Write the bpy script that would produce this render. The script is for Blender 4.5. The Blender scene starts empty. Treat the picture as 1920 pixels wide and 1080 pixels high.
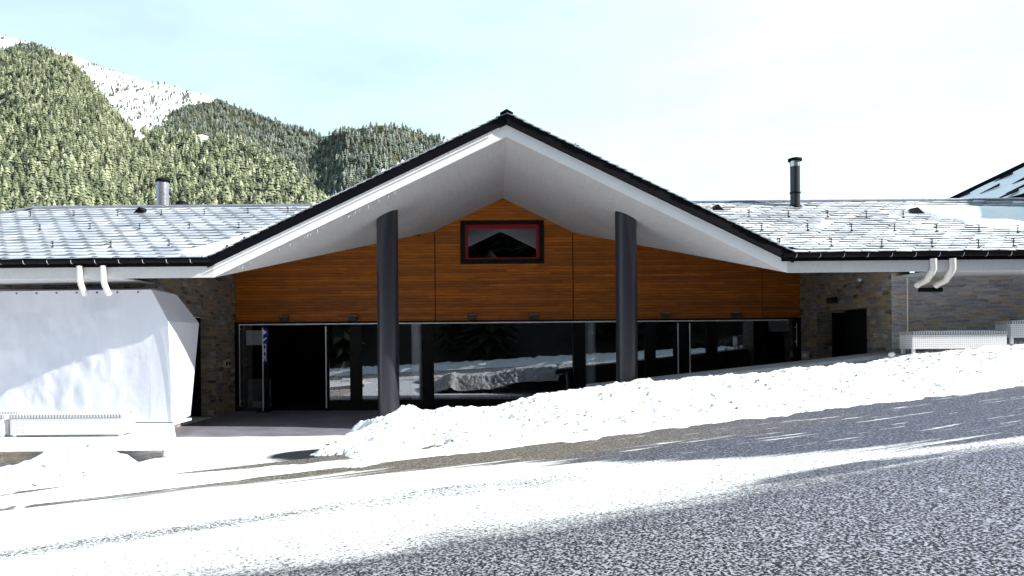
import bpy, math, random
import numpy as np
from mathutils import Matrix, Vector, noise
R = math.radians
random.seed(7); rng = np.random.default_rng(7)
SC = bpy.context.scene; COL = SC.collection

# ---------------------------------------------------------------- camera, sky, sun, exposure
# world origin = the photographer's eye; the road surface is 1.6 m below it
cd = bpy.data.cameras.new('camera'); cam = bpy.data.objects.new('camera', cd); COL.objects.link(cam)
cam.matrix_world = Matrix.Rotation(R(90), 4, 'X') @ Matrix.Rotation(R(-0.5), 4, 'Z')
cd.lens = 24; cd.sensor_width = 36; cd.shift_x = 0.0182; cd.shift_y = 0.0521
cd.clip_start = 0.05; cd.clip_end = 9000
SC.camera = cam
SC.view_settings.view_transform = 'Standard'; SC.view_settings.look = 'None'
SC.view_settings.gamma = 1; SC.view_settings.use_curve_mapping = False
SC.view_settings.exposure = 1.2
EL, AZ = R(35), R(17)                       # the sun stands to the right, 17 degrees towards the photographer
SUN = Vector((math.cos(EL)*math.cos(AZ), -math.cos(EL)*math.sin(AZ), math.sin(EL)))
w = bpy.data.worlds.new('World'); SC.world = w; w.use_nodes = True
nt = w.node_tree; nt.nodes.clear()
sky = nt.nodes.new('ShaderNodeTexSky'); sky.sky_type = 'NISHITA'; sky.sun_disc = False
sky.sun_elevation = EL; sky.sun_rotation = R(107); sky.altitude = 1300; sky.air_density = 1.0; sky.dust_density = 1.2; sky.ozone_density = 0.6
bg = nt.nodes.new('ShaderNodeBackground'); bg.inputs[1].default_value = 0.086
wo = nt.nodes.new('ShaderNodeOutputWorld')
# thin high cloud veils
tc = nt.nodes.new('ShaderNodeTexCoord'); mp = nt.nodes.new('ShaderNodeMapping'); mp.inputs['Scale'].default_value = (1.2, 1.2, 3.6)
mp.inputs['Rotation'].default_value = (0, R(14), R(20))
nz = nt.nodes.new('ShaderNodeTexNoise'); nz.inputs['Scale'].default_value = 1.6; nz.inputs['Detail'].default_value = 7; nz.inputs['Roughness'].default_value = .58
cr = nt.nodes.new('ShaderNodeMapRange'); cr.inputs[1].default_value = .35; cr.inputs[2].default_value = .75; cr.inputs[3].default_value = -.06; cr.inputs[4].default_value = .22
dt = nt.nodes.new('ShaderNodeVectorMath'); dt.operation = 'DOT_PRODUCT'; dt.inputs[1].default_value = tuple(Vector((.86, .30, -.42)).normalized())
gl = nt.nodes.new('ShaderNodeMapRange'); gl.inputs[1].default_value = -.55; gl.inputs[2].default_value = .55; gl.inputs[3].default_value = .36; gl.inputs[4].default_value = .72
sm_ = nt.nodes.new('ShaderNodeMath'); sm_.operation = 'ADD'; sm_.use_clamp = True
mx = nt.nodes.new('ShaderNodeMixRGB'); mx.inputs[2].default_value = (6.1, 7.9, 8.3, 1)
L = nt.links.new
L(tc.outputs['Generated'], mp.inputs[0]); L(mp.outputs[0], nz.inputs[0]); L(nz.outputs[0], cr.inputs[0]); L(tc.outputs['Generated'], dt.inputs[0]); L(dt.outputs['Value'], gl.inputs[0])
L(cr.outputs[0], sm_.inputs[0]); L(gl.outputs[0], sm_.inputs[1])
L(sm_.outputs[0], mx.inputs[0]); L(sky.outputs[0], mx.inputs[1]); L(mx.outputs[0], bg.inputs[0]); L(bg.outputs[0], wo.inputs[0])
sd = bpy.data.lights.new('sun', 'SUN'); sd.energy = 4.3; sd.angle = R(.5); sd.color = (1, .955, .88)
so = bpy.data.objects.new('sun', sd); COL.objects.link(so)
so.rotation_euler = SUN.to_track_quat('Z', 'Y').to_euler()

# ---------------------------------------------------------------- helpers
F = 1280.0; CX, CY = 924.0, 639.7
def unroll(x, y): return x - .00873*(y-540), y + .00873*(x-960)
def at(x, y, Y):
    x, y = unroll(x, y); return Vector(((x-CX)/F*Y, Y, (CY-y)/F*Y))

class MB:
    def __init__(s): s.v = []; s.f = []; s.m = []; s.uv = {}; s.mi = 0; s.smooth = set()
    def add(s, vs, fs, smooth=False):
        b = len(s.v); s.v += [tuple(p) for p in vs]
        for f in fs:
            if smooth: s.smooth.add(len(s.f))
            s.f.append([b+i for i in f]); s.m.append(s.mi)
        return s
    def box(s, a, b, mat=None):
        (x0, y0, z0), (x1, y1, z1) = a, b
        vs = [(x, y, z) for z in (z0, z1) for y in (y0, y1) for x in (x0, x1)]
        if mat is not None: vs = [mat @ Vector(v) for v in vs]
        return s.add(vs, [(0, 2, 3, 1), (4, 5, 7, 6), (0, 1, 5, 4), (2, 6, 7, 3), (0, 4, 6, 2), (1, 3, 7, 5)])
    def bbox(s, a, b, r=.01):      # box with chamfered edges
        a = Vector(a); b = Vector(b); c = (a+b)/2; h = (b-a)/2; r = min(r, *(x*.49 for x in h))
        vs = []; idx = {}
        for sx in (-1, 1):
            for sy in (-1, 1):
                for sz in (-1, 1):
                    for ax in range(3):
                        d = [h.x-r, h.y-r, h.z-r]; d[ax] += r
                        idx[(sx, sy, sz, ax)] = len(vs)
                        vs.append((c.x+sx*d[0], c.y+sy*d[1], c.z+sz*d[2]))
        fs = []
        for ax in range(3):
            o = [i for i in range(3) if i != ax]
            for sg in (-1, 1):
                q = []
                for p in ((-1, -1), (1, -1), (1, 1), (-1, 1)):
                    k = [0, 0, 0]; k[ax] = sg; k[o[0]] = p[0]; k[o[1]] = p[1]; q.append(idx[(*k, ax)])
                if (sg > 0) == (ax == 1): q.reverse()
                fs.append(q)
        for ax in range(3):        # edges along ax
            o = [i for i in range(3) if i != ax]
            for p in ((-1, -1), (1, -1), (1, 1), (-1, 1)):
                k0 = [0, 0, 0]; k1 = [0, 0, 0]; k0[ax] = -1; k1[ax] = 1
                for k in (k0, k1): k[o[0]] = p[0]; k[o[1]] = p[1]
                fs.append([idx[(*k0, o[0])], idx[(*k0, o[1])], idx[(*k1, o[1])], idx[(*k1, o[0])]])
        for sx in (-1, 1):
            for sy in (-1, 1):
                for sz in (-1, 1): fs.append([idx[(sx, sy, sz, i)] for i in range(3)])
        return s.add(vs, fs)
    def prism(s, pts, d):          # polygon extruded along vector d
        n = len(pts); d = Vector(d); a = [Vector(p) for p in pts]; vs = a+[p+d for p in a]
        return s.add(vs, [list(range(n))[::-1], list(range(n, 2*n))]+[(i, (i+1) % n, n+(i+1) % n, n+i) for i in range(n)])
    def tube(s, path, r, n=12, caps=True):
        path = [Vector(p) for p in path]; rs = r if isinstance(r, (list, tuple)) else [r]*len(path)
        vs = []; up = None
        for i, p in enumerate(path):
            t = (path[min(i+1, len(path)-1)]-path[max(i-1, 0)]).normalized()
            if up is None: up = t.orthogonal().normalized()
            up = (up-t*up.dot(t)).normalized(); sd_ = t.cross(up)
            vs += [p+(up*math.cos(2*math.pi*k/n)+sd_*math.sin(2*math.pi*k/n))*rs[i] for k in range(n)]
        fs = [(i*n+k, i*n+(k+1) % n, (i+1)*n+(k+1) % n, (i+1)*n+k) for i in range(len(path)-1) for k in range(n)]
        s.add(vs, fs, True)
        if caps: s.add(vs[:n], [list(range(n))[::-1]]); s.add(vs[-n:], [list(range(n))])
        return s
    def lathe(s, prof, c, n=24):   # prof = [(r, z)...] about vertical axis at c
        vs = [(c[0]+r*math.cos(2*math.pi*k/n), c[1]+r*math.sin(2*math.pi*k/n), c[2]+z) for r, z in prof for k in range(n)]
        return s.add(vs, [(i*n+k, i*n+(k+1) % n, (i+1)*n+(k+1) % n, (i+1)*n+k) for i in range(len(prof)-1) for k in range(n)], True)
    def build(s, name, mats, parent=None, recalc=True):
        me = bpy.data.meshes.new(name); me.from_pydata(s.v, [], s.f)
        for m in (mats if isinstance(mats, (list, tuple)) else [mats]): me.materials.append(m)
        me.polygons.foreach_set('material_index', s.m)
        if recalc:
            import bmesh
            bm = bmesh.new(); bm.from_mesh(me); bmesh.ops.recalc_face_normals(bm, faces=bm.faces); bm.to_mesh(me); bm.free()
        if s.smooth: me.polygons.foreach_set('use_smooth', [i in s.smooth for i in range(len(s.f))])
        uv = me.uv_layers.new(name='UVMap')
        for p in me.polygons:      # metre-scaled box projection
            if p.index in s.uv:
                for li, u in zip(p.loop_indices, s.uv[p.index]): uv.data[li].uv = u
                continue
            n = p.normal; ax = max(range(3), key=lambda i: abs(n[i]))
            for li in p.loop_indices:
                c = me.vertices[me.loops[li].vertex_index].co
                uv.data[li].uv = (c.x, c.z) if ax == 1 else ((c.y, c.z) if ax == 0 else (c.x, c.y))
        o = bpy.data.objects.new(name, me); COL.objects.link(o)
        if parent: o.parent = parent
        return o
def tag(o, label=None, cat=None, group=None, kind=None):
    for k, v in (('label', label), ('category', cat), ('group', group), ('kind', kind)):
        if v: o[k] = v
    return o
def empty(name, loc=(0, 0, 0), label=None, cat=None, group=None):
    o = bpy.data.objects.new(name, None); COL.objects.link(o); o.location = loc; o.empty_display_size = .3
    return tag(o, label, cat, group)
def children(o): return [c for c in COL.objects if c.parent == o]
def copy_tree(o, parent=None):
    kids = children(o); c = o.copy(); COL.objects.link(c)
    if parent: c.parent = parent
    for k in kids: copy_tree(k, c)
    return c
def fbm(x, y, z=0., o=4):
    return noise.fractal(Vector((x, y, z)), .9, 2.1, o)

# ---------------------------------------------------------------- materials
class NM:
    def __init__(s, name, rough=.6, base=(.5, .5, .5), metal=0., spec=.4):
        s.m = bpy.data.materials.new(name); s.m.use_nodes = True; s.t = s.m.node_tree; s.n = s.t.nodes
        s.b = s.n['Principled BSDF']; s.b.inputs['Base Color'].default_value = (*base, 1); s.b.inputs['Roughness'].default_value = rough
        s.b.inputs['Metallic'].default_value = metal; s.b.inputs['Specular IOR Level'].default_value = spec
    def l(s, a, b): s.t.links.new(a, b)
    def node(s, t, **kw):
        n = s.n.new(t)
        for k, v in kw.items(): setattr(n, k, v)
        return n
    def coord(s, kind='Object', scale=(1, 1, 1), rot=(0, 0, 0)):
        t = s.node('ShaderNodeTexCoord'); m = s.node('ShaderNodeMapping'); m.inputs['Scale'].default_value = scale; m.inputs['Rotation'].default_value = rot
        s.l(t.outputs[kind], m.inputs[0]); return m.outputs[0]
    def noise(s, vec, scale, detail=5, rough=.55, dist=0):
        n = s.node('ShaderNodeTexNoise'); n.inputs['Scale'].default_value = scale; n.inputs['Detail'].default_value = detail
        n.inputs['Roughness'].default_value = rough; n.inputs['Distortion'].default_value = dist
        s.l(vec, n.inputs['Vector']); return n.outputs[0]
    def ramp(s, fac, stops, mode='LINEAR'):
        r = s.node('ShaderNodeValToRGB'); e = r.color_ramp.elements; r.color_ramp.interpolation = mode
        while len(e) < len(stops): e.new(.5)
        for q, (p, c) in zip(e, stops): q.position = p; q.color = (*c, 1) if isinstance(c, tuple) else (c, c, c, 1)
        s.l(fac, r.inputs[0]); return r.outputs[0]
    def math(s, op, a, b=None, clamp=False):
        n = s.node('ShaderNodeMath', operation=op, use_clamp=clamp)
        for i, v in enumerate((a, b)):
            if v is None: continue
            if isinstance(v, (int, float)): n.inputs[i].default_value = v
            else: s.l(v, n.inputs[i])
        return n.outputs[0]
    def mix(s, fac, a, b, mode='MIX'):
        n = s.node('ShaderNodeMixRGB', blend_type=mode)
        for i, v in enumerate((fac, a, b)):
            if isinstance(v, (int, float)): n.inputs[i].default_value = v if i == 0 else (v, v, v, 1)
            elif isinstance(v, tuple): n.inputs[i].default_value = (*v, 1)
            else: s.l(v, n.inputs[i])
        return n.outputs[0]
    def sep(s, vec):
        n = s.node('ShaderNodeSeparateXYZ'); s.l(vec, n.inputs[0]); return n.outputs
    def comb(s, x, y, z=0.):
        n = s.node('ShaderNodeCombineXYZ')
        for i, v in enumerate((x, y, z)):
            if isinstance(v, (int, float)): n.inputs[i].default_value = v
            else: s.l(v, n.inputs[i])
        return n.outputs[0]
    def color(s, c): s.l(c, s.b.inputs['Base Color']); return s
    def rough(s, c): s.l(c, s.b.inputs['Roughness']); return s
    def bump(s, h, strength=.5, dist=.01):
        n = s.node('ShaderNodeBump'); n.inputs['Strength'].default_value = strength; n.inputs['Distance'].default_value = dist
        s.l(h, n.inputs['Height']); s.l(n.outputs[0], s.b.inputs['Normal']); return s

M = {}
def plain(key, base, rough=.5, metal=0., var=.15, scale=6., bump=.15, spec=.4):
    m = NM(key, rough, base, metal, spec); v = m.coord()
    n = m.noise(v, scale, 6, .6)
    m.color(m.mix(1, m.ramp(n, [(.3, tuple(c*(1-var) for c in base)), (.7, tuple(min(1, c*(1+var)) for c in base))]), 1., 'MULTIPLY'))
    m.rough(m.ramp(m.noise(v, scale*4, 3), [(.3, max(.05, rough-var*.3)), (.7, min(1, rough+var*.3))]))
    if bump: m.bump(m.noise(v, scale*9, 4), bump, .004)
    M[key] = m.m; return m
plain('black_metal', (.002, .002, .004), .6, .0, .3, 5, .05, .12)
plain('column_paint', (.026, .026, .036), .30, .0, .05, 1, 0, .6)
plain('frame_dark', (.003, .003, .004), .55, 0, .2, 8, .05, .2)
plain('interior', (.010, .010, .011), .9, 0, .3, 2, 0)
plain('steel', (.62, .62, .64), .28, .9, .08, 9, .05)
plain('white_metal', (.78, .78, .80), .4, .0, .06, 9, .05)
plain('pipe_white', (.72, .69, .66), .45, 0, .1, 12, .1)
plain('red_frame', (.26, .004, .006), .35, 0, .2, 8, .05)
plain('lamp_body', (.035, .034, .035), .5, 0, .2, 12, .1)
plain('inner_column', (.85, .86, .88), .5, 0, .05, 3, .05)
plain('concrete', (.30, .30, .33), .8, 0, .22, 2.2, .5)
plain('beige_plastic', (.42, .40, .34), .5, 0, .1, 10, .1)
plain('yellow_cloth', (.85, .72, .05), .7, 0, .15, 10, .2)
plain('blue_plastic', (.02, .04, .30), .4, 0, .1, 10, .1)
plain('blue_cloth', (.015, .03, .26), .7, 0, .15, 10, .1)
plain('white_print', (.8, .8, .8), .6, 0, .04, 10, 0)
plain('chimney_steel', (.36, .36, .42), .3, .7, .15, 4, .05)
plain('dark_wood', (.02, .016, .014), .7, 0, .3, 5, .2)
plain('grey_render', (.42, .41, .40), .8, 0, .1, 2, .3)
plain('bark', (.07, .05, .035), .9, 0, .3, 3, .6)
plain('white_board', (.80, .79, .80), .6, 0, .05, 2, .05)
# soffit and fascia: painted board, faint panel seams and streaks
m = NM('painted_board', .6, (.62, .60, .61)); v = m.coord()
a = m.noise(v, .9, 6, .65); b = m.noise(m.coord(scale=(9, .7, 9)), 2.0, 5)
c = m.mix(.5, m.ramp(a, [(.3, (.52, .505, .515)), (.7, (.66, .645, .65))]), m.ramp(b, [(.3, (.54, .53, .535)), (.65, (.65, .64, .645))]))
m.color(c).bump(a, .12, .01); M['board'] = m.m
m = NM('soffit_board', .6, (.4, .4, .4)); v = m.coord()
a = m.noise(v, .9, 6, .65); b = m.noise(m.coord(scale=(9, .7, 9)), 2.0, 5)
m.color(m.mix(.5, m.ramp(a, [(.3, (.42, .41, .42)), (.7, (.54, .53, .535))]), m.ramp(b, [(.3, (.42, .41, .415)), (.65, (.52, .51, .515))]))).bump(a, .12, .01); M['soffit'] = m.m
# snow: clean, lumpy, sprinkled with grit
def snow(key, grit=.5, seed=0., bs=.9, dirt=(.07, .06, .05)):
    m = NM(key, .55, (.86, .87, .89), 0, .3); v = m.coord()
    mp_ = m.node('ShaderNodeMapping'); mp_.inputs['Location'].default_value = (seed, seed*2, 0); m.l(v, mp_.inputs[0]); v = mp_.outputs[0]
    n1 = m.noise(v, 2.2, 8, .62); n2 = m.noise(v, 14, 6, .7, .6); n3 = m.noise(v, 34, 4, .6)
    patch = m.ramp(m.noise(v, 1.1, 4), [(.40, 0.), (.56, 1.)])
    th = m.math('MULTIPLY', m.ramp(n2, [(.565, 0.), (.60, 1.)]), patch)
    th2 = m.math('MULTIPLY', m.ramp(n3, [(.635, 0.), (.67, 1.)]), .8)
    th2 = m.math('MULTIPLY', th2, m.ramp(m.noise(v, 1.9, 3), [(.46, 0.), (.56, 1.)]))
    g = m.math('MULTIPLY', m.ramp(m.math('MAXIMUM', th, th2), [(.22, 0.), (.50, 1.)]), grit, True)
    m.color(m.mix(g, m.ramp(n1, [(.3, (.80, .82, .86)), (.7, (.90, .90, .91))]), dirt))
    h = m.math('ADD', m.math('MULTIPLY', n1, 1.), m.math('MULTIPLY', n2, .25))
    m.bump(h, bs, .12); m.b.inputs['Subsurface Weight'].default_value = 0.
    M[key] = m.m
snow('snow', .95); snow('snow_clean', .08, 5., .45); snow('snow_left', 1.0, 11.)
# stone walls
def stone(key, row, wid, cols, mortar, dark=.0):
    m = NM(key, .85, (.3, .3, .3), 0, .25); v = m.coord('UV')
    n = m.node('ShaderNodeTexNoise'); n.inputs['Scale'].default_value = 3.1; n.inputs['Detail'].default_value = 3; m.l(v, n.inputs[0])
    off = m.node('ShaderNodeVectorMath', operation='SUBTRACT'); m.l(n.outputs[1], off.inputs[0]); off.inputs[1].default_value = (.5, .5, .5)
    sc = m.node('ShaderNodeVectorMath', operation='MULTIPLY'); m.l(off.outputs[0], sc.inputs[0]); sc.inputs[1].default_value = (.34, .15, 0)
    ad = m.node('ShaderNodeVectorMath', operation='ADD'); m.l(v, ad.inputs[0]); m.l(sc.outputs[0], ad.inputs[1])
    br = m.node('ShaderNodeTexBrick'); br.offset = .43; br.squash = .62; br.squash_frequency = 3; br.offset_frequency = 2
    br.inputs['Scale'].default_value = 1; br.inputs['Brick Width'].default_value = wid; br.inputs['Row Height'].default_value = row
    br.inputs['Mortar Size'].default_value = .007; br.inputs['Mortar Smooth'].default_value = .4; br.inputs['Bias'].default_value = 0
    br.inputs['Color1'].default_value = (0, 0, 0, 1); br.inputs['Color2'].default_value = (1, 1, 1, 1); br.inputs['Mortar'].default_value = (.5, .5, .5, 1)
    m.l(ad.outputs[0], br.inputs[0])
    lay = m.noise(m.coord('UV', (2.2, 26, 1)), 1.6, 6, .65); fine = m.noise(v, 22, 6, .7)
    big = m.noise(m.coord('UV', (2.3, 6.5, 1)), 1., 2)
    f = m.math('ADD', m.math('MULTIPLY', br.outputs[0], .7), m.math('MULTIPLY', m.math('ADD', big, -.12), .45))
    k = len(cols); c = m.ramp(f, [(.12+.76*i/(k-1), q) for i, q in enumerate(cols)], 'LINEAR')
    c = m.mix(.85, c, m.ramp(lay, [(.3, .55), (.72, 1.6)]), 'MULTIPLY')
    c = m.mix(.6, c, m.ramp(fine, [(.3, .6), (.7, 1.25)]), 'MULTIPLY')
    c = m.mix(m.ramp(br.outputs[1], [(.3, 0.), (.9, .85)]), c, mortar)
    h = m.math('ADD', m.math('MULTIPLY', m.math('SUBTRACT', 1., br.outputs[1]), .6), m.math('MULTIPLY', m.math('ADD', lay, fine), .35))
    m.color(c).bump(h, .8, .035); M[key] = m.m
stone('stone_brown', .105, .31, [(.06, .055, .06), (.20, .16, .11), (.17, .17, .19), (.34, .235, .12), (.20, .195, .19), (.36, .33, .28)], (.34, .31, .25))
stone('stone_grey', .078, .46, [(.20, .20, .23), (.36, .355, .37), (.27, .28, .31), (.50, .38, .24), (.44, .44, .45), (.31, .28, .26)], (.52, .50, .48))
# wood cladding: long horizontal boards
m = NM('wood', .5, (.3, .12, .03), 0, .35); v = m.coord('UV'); s3 = m.sep(v)
bw = .082
yb = m.math('DIVIDE', s3[1], bw); row = m.math('FLOOR', yb); fr = m.math('FRACT', yb)
wn = m.node('ShaderNodeTexWhiteNoise', noise_dimensions='2D')
seg = m.math('FLOOR', m.math('ADD', m.math('MULTIPLY', s3[0], .30), m.math('MULTIPLY', row, .37)))
m.l(m.comb(row, seg), wn.inputs['Vector'])
gr = m.noise(m.coord('UV', (1.0, 34, 1)), 2.4, 7, .62, .5); gr2 = m.noise(m.coord('UV', (.55, 5.5, 1)), 1.8, 4)
c = m.ramp(gr, [(.28, (.20, .058, .004)), (.5, (.40, .108, .004)), (.72, (.60, .19, .010))])
c = m.mix(.75, c, m.ramp(wn.outputs[0], [(0., .60), (.5, .95), (1., 1.2)]), 'MULTIPLY')
c = m.mix(.55, c, m.ramp(gr2, [(.3, .65), (.7, 1.3)]), 'MULTIPLY')
edge = m.math('GREATER_THAN', m.math('ABSOLUTE', m.math('SUBTRACT', fr, .5)), .44)
c = m.mix(m.math('MULTIPLY', edge, .82), c, (.02, .007, .003))
m.color(c).bump(m.math('SUBTRACT', m.math('MULTIPLY', gr, .25), edge), .6, .006); M['wood'] = m.m
# glass
def glass(key, refl, tint=(.93, .94, .95)):
    m = bpy.data.materials.new(key); m.use_nodes = True; t = m.node_tree; t.nodes.remove(t.nodes['Principled BSDF'])
    g = t.nodes.new('ShaderNodeBsdfGlossy'); g.inputs['Roughness'].default_value = .006; g.inputs['Color'].default_value = (.9, .93, 1, 1)
    tr = t.nodes.new('ShaderNodeBsdfTransparent'); tr.inputs[0].default_value = (*tint, 1)
    lw = t.nodes.new('ShaderNodeFresnel'); lw.inputs[0].default_value = 1.5
    ad = t.nodes.new('ShaderNodeMath'); ad.operation = 'ADD'; ad.inputs[1].default_value = refl; ad.use_clamp = True; t.links.new(lw.outputs[0], ad.inputs[0])
    mxs = t.nodes.new('ShaderNodeMixShader'); t.links.new(ad.outputs[0], mxs.inputs[0]); t.links.new(tr.outputs[0], mxs.inputs[1]); t.links.new(g.outputs[0], mxs.inputs[2])
    n = t.nodes.new('ShaderNodeTexNoise'); n.inputs['Scale'].default_value = .8; bp = t.nodes.new('ShaderNodeBump'); bp.inputs['Strength'].default_value = .05; bp.inputs['Distance'].default_value = .01
    t.links.new(n.outputs[0], bp.inputs['Height']); t.links.new(bp.outputs[0], g.inputs['Normal'])
    t.links.new(mxs.outputs[0], t.nodes['Material Output'].inputs[0]); M[key] = m
glass('glass', .10); glass('window_glass', .10, (.2, .2, .22))
# slate with frost and thin snow; UV of every slate runs 0..1
def slate(key, lo, hi, cover, tk=.45, wcol=[(.35, (.29, .32, .37)), (.5, (.36, .39, .44)), (.65, (.48, .51, .56))]):
    m = NM(key, .6, (.5, .5, .5), 0, .3); v = m.coord('UV'); s3 = m.sep(v); ob = m.coord()
    ri = m.node('ShaderNodeNewGeometry').outputs['Random Per Island']
    n = m.noise(ob, 9, 6, .7); n2 = m.noise(ob, 1.1, 4, .6); n3 = m.noise(ob, 40, 4, .7)
    eb = m.math('ADD', s3[1], m.math('MULTIPLY', m.math('SUBTRACT', n, .5), .35))
    el = m.math('ADD', s3[0], m.math('MULTIPLY', m.math('SUBTRACT', n, .5), .12))
    tick = m.math('MAXIMUM', m.ramp(eb, [(lo, 0.), (hi, 1.)]), m.ramp(el, [(tk, 0.), (tk+.10, 1.)]))
    mask = m.math('MULTIPLY', tick, m.math('MAXIMUM', m.ramp(el, [(.07, .0), (.13, 1.)]), m.ramp(m.math('ADD', eb, n3), [(.7, 0.), (1.15, 1.)])))
    thr = m.math('ADD', m.math('MULTIPLY', n2, .8), m.math('MULTIPLY', n3, .5))
    mask = m.math('MULTIPLY', mask, m.ramp(thr, [(.38, cover), (.58, 1.)]))
    sl = m.mix(m.ramp(ri, [(0., 0.), (1., 1.)]), (.045, .05, .058), (.11, .12, .135))
    wh = m.ramp(n2, wcol)
    m.color(m.mix(mask, sl, wh)).bump(n, .3, .01); M[key] = m.m
slate('slate_frosted', .30, .42, .95, .24); slate('slate_snowy', .03, .10, .97, .5, [(.36, (.38, .40, .44)), (.5, (.50, .52, .56)), (.64, (.68, .70, .74))]); slate('slate_bare', .85, .99, .0)
# road: aggregate, ice film, grit band, snow streaks. Object space: x runs along the road, y across it
m = NM('road_surface', .75, (.1, .1, .1), 0, .3); v = m.coord(); s3 = m.sep(v); u_, v_ = s3[0], s3[1]
ag = m.noise(m.coord(scale=(.8, 1, 1)), 46, 4, .78); vo = m.node('ShaderNodeTexVoronoi'); vo.inputs['Scale'].default_value = 48; m.l(v, vo.inputs['Vector'])
ag2 = m.noise(v, 30, 4, .7); lg = m.noise(v, .55, 5, .6); st = m.noise(m.coord(scale=(.22, 3.2, 1)), 1.5, 7, .62, .35); st2 = m.noise(m.coord(scale=(.5, 9, 1)), 1.3, 6, .65, .3)
asp = m.ramp(m.math('ADD', m.math('MULTIPLY', ag, .72), m.math('MULTIPLY', vo.outputs[0], .34)), [(.485, (.001, .001, .003)), (.535, (.035, .035, .045)), (.60, (.34, .34, .35))])
tone = m.mix(m.ramp(u_, [(0., 0.), (1., 1.)]), (1, .98, .96), (.92, .96, 1.15))
tn = m.node('ShaderNodeMapRange'); tn.inputs[1].default_value = -2; tn.inputs[2].default_value = 7; m.l(u_, tn.inputs[0])
tone = m.mix(tn.outputs[0], (1.0, .97, .93), (.86, .91, 1.14))
asp = m.mix(1, asp, tone, 'MULTIPLY')
fineasp = m.mix(1, m.ramp(m.math('ADD', m.math('MULTIPLY', ag, .5), m.math('MULTIPLY', ag2, .5)), [(.43, (.014, .014, .02)), (.52, (.075, .077, .088)), (.62, (.30, .31, .34))]), tone, 'MULTIPLY')
dn = m.math('MULTIPLY', m.math('SUBTRACT', lg, .5), .9); vv = m.math('ADD', v_, dn)
vs_ = m.math('ADD', vv, m.math('MULTIPLY', m.math('SUBTRACT', ag2, .5), .5))
def rng_(x, a, b):
    n = m.node('ShaderNodeMapRange'); n.inputs[1].default_value = a; n.inputs[2].default_value = b; n.clamp = True; m.l(x, n.inputs[0]); return n.outputs[0]
# upper edge of the white film as a function of u
fc = m.node('ShaderNodeFloatCurve'); cv = fc.mapping.curves[0]
def U(u): return (u+10)/25
pts = [(-10, .86), (-2.6, .845), (-1., .838), (.65, .815), (2.8, .75), (5.5, .61), (8.3, .555), (15, .53)]
cv.points[0].location = (U(pts[0][0]), pts[0][1]); cv.points[1].location = (U(pts[-1][0]), pts[-1][1])
for p in pts[1:-1]: cv.points.new(U(p[0]), p[1])
fc.mapping.update(); m.l(m.math('DIVIDE', m.math('ADD', u_, 10.), 25., True), fc.inputs[1])
top = m.math('MULTIPLY', fc.outputs[0], 10.)
streak = m.math('MULTIPLY', m.math('SUBTRACT', st, .5), 1.6)
lower = rng_(m.math('ADD', vs_, m.math('MULTIPLY', m.math('SUBTRACT', st, .5), .6)), 4.95, 5.35)
upper = m.math('SUBTRACT', 1., rng_(m.math('ADD', m.math('SUBTRACT', v_, top), streak), -.10, .16))
film = m.math('MULTIPLY', lower, upper)
# faint worn wheel track through the film, and one bare patch
trk = m.math('SUBTRACT', 1., rng_(m.math('ABSOLUTE', m.math('SUBTRACT', vv, 6.62)), .10, .40))
trk = m.math('MULTIPLY', trk, rng_(m.math('ADD', m.math('SUBTRACT', 1., ag), m.math('MULTIPLY', st, .35)), .67, .71))
spk = rng_(m.math('ADD', m.math('SUBTRACT', m.math('SUBTRACT', 1., ag), m.math('MULTIPLY', rng_(vv, 4.9, 7.2), .10)), m.math('MULTIPLY', rng_(u_, -2., 6.), .035)), .515, .54)
spk = m.math('MULTIPLY', spk, .85)
dx = m.math('DIVIDE', m.math('SUBTRACT', u_, 5.6), 1.5); dy = m.math('DIVIDE', m.math('SUBTRACT', v_, m.math('ADD', 5.32, m.math('MULTIPLY', m.math('SUBTRACT', st2, .5), .5))), .16)
dd = m.math('ADD', m.math('MULTIPLY', dx, dx), m.math('MULTIPLY', dy, dy)); pat = m.math('SUBTRACT', 1., rng_(dd, .6, 1.2))
film = m.math('MULTIPLY', film, m.math('SUBTRACT', 1., m.math('MAXIMUM', m.math('MAXIMUM', trk, spk), pat)), True)
# snow streaks on the bare strip next to the bank
sk = m.math('MULTIPLY', rng_(st2, .625, .66), rng_(vv, 5.6, 6.4))
film = m.math('MAXIMUM', film, m.math('MULTIPLY', sk, .9))
# brown grit at the foot of the bank
gb = m.math('MULTIPLY', rng_(m.math('ADD', v_, m.math('MULTIPLY', m.math('SUBTRACT', st, .5), 1.0)), 7.2, 7.8), m.math('SUBTRACT', 1., rng_(u_, 3.5, 9.0)))
gb = m.math('MULTIPLY', gb, rng_(u_, -3.5, -.5))
grit = m.ramp(ag, [(.42, (.03, .025, .018)), (.51, (.10, .088, .072)), (.60, (.27, .24, .195))])
base = m.mix(rng_(vv, 4.6, 5.6), asp, fineasp); base = m.mix(m.math('MULTIPLY', gb, .9), base, grit)
m.color(m.mix(film, base, (.80, .82, .84)))
m.bump(m.math('ADD', ag, m.math('MULTIPLY', film, .5)), .9, .012); M['road'] = m.m
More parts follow.
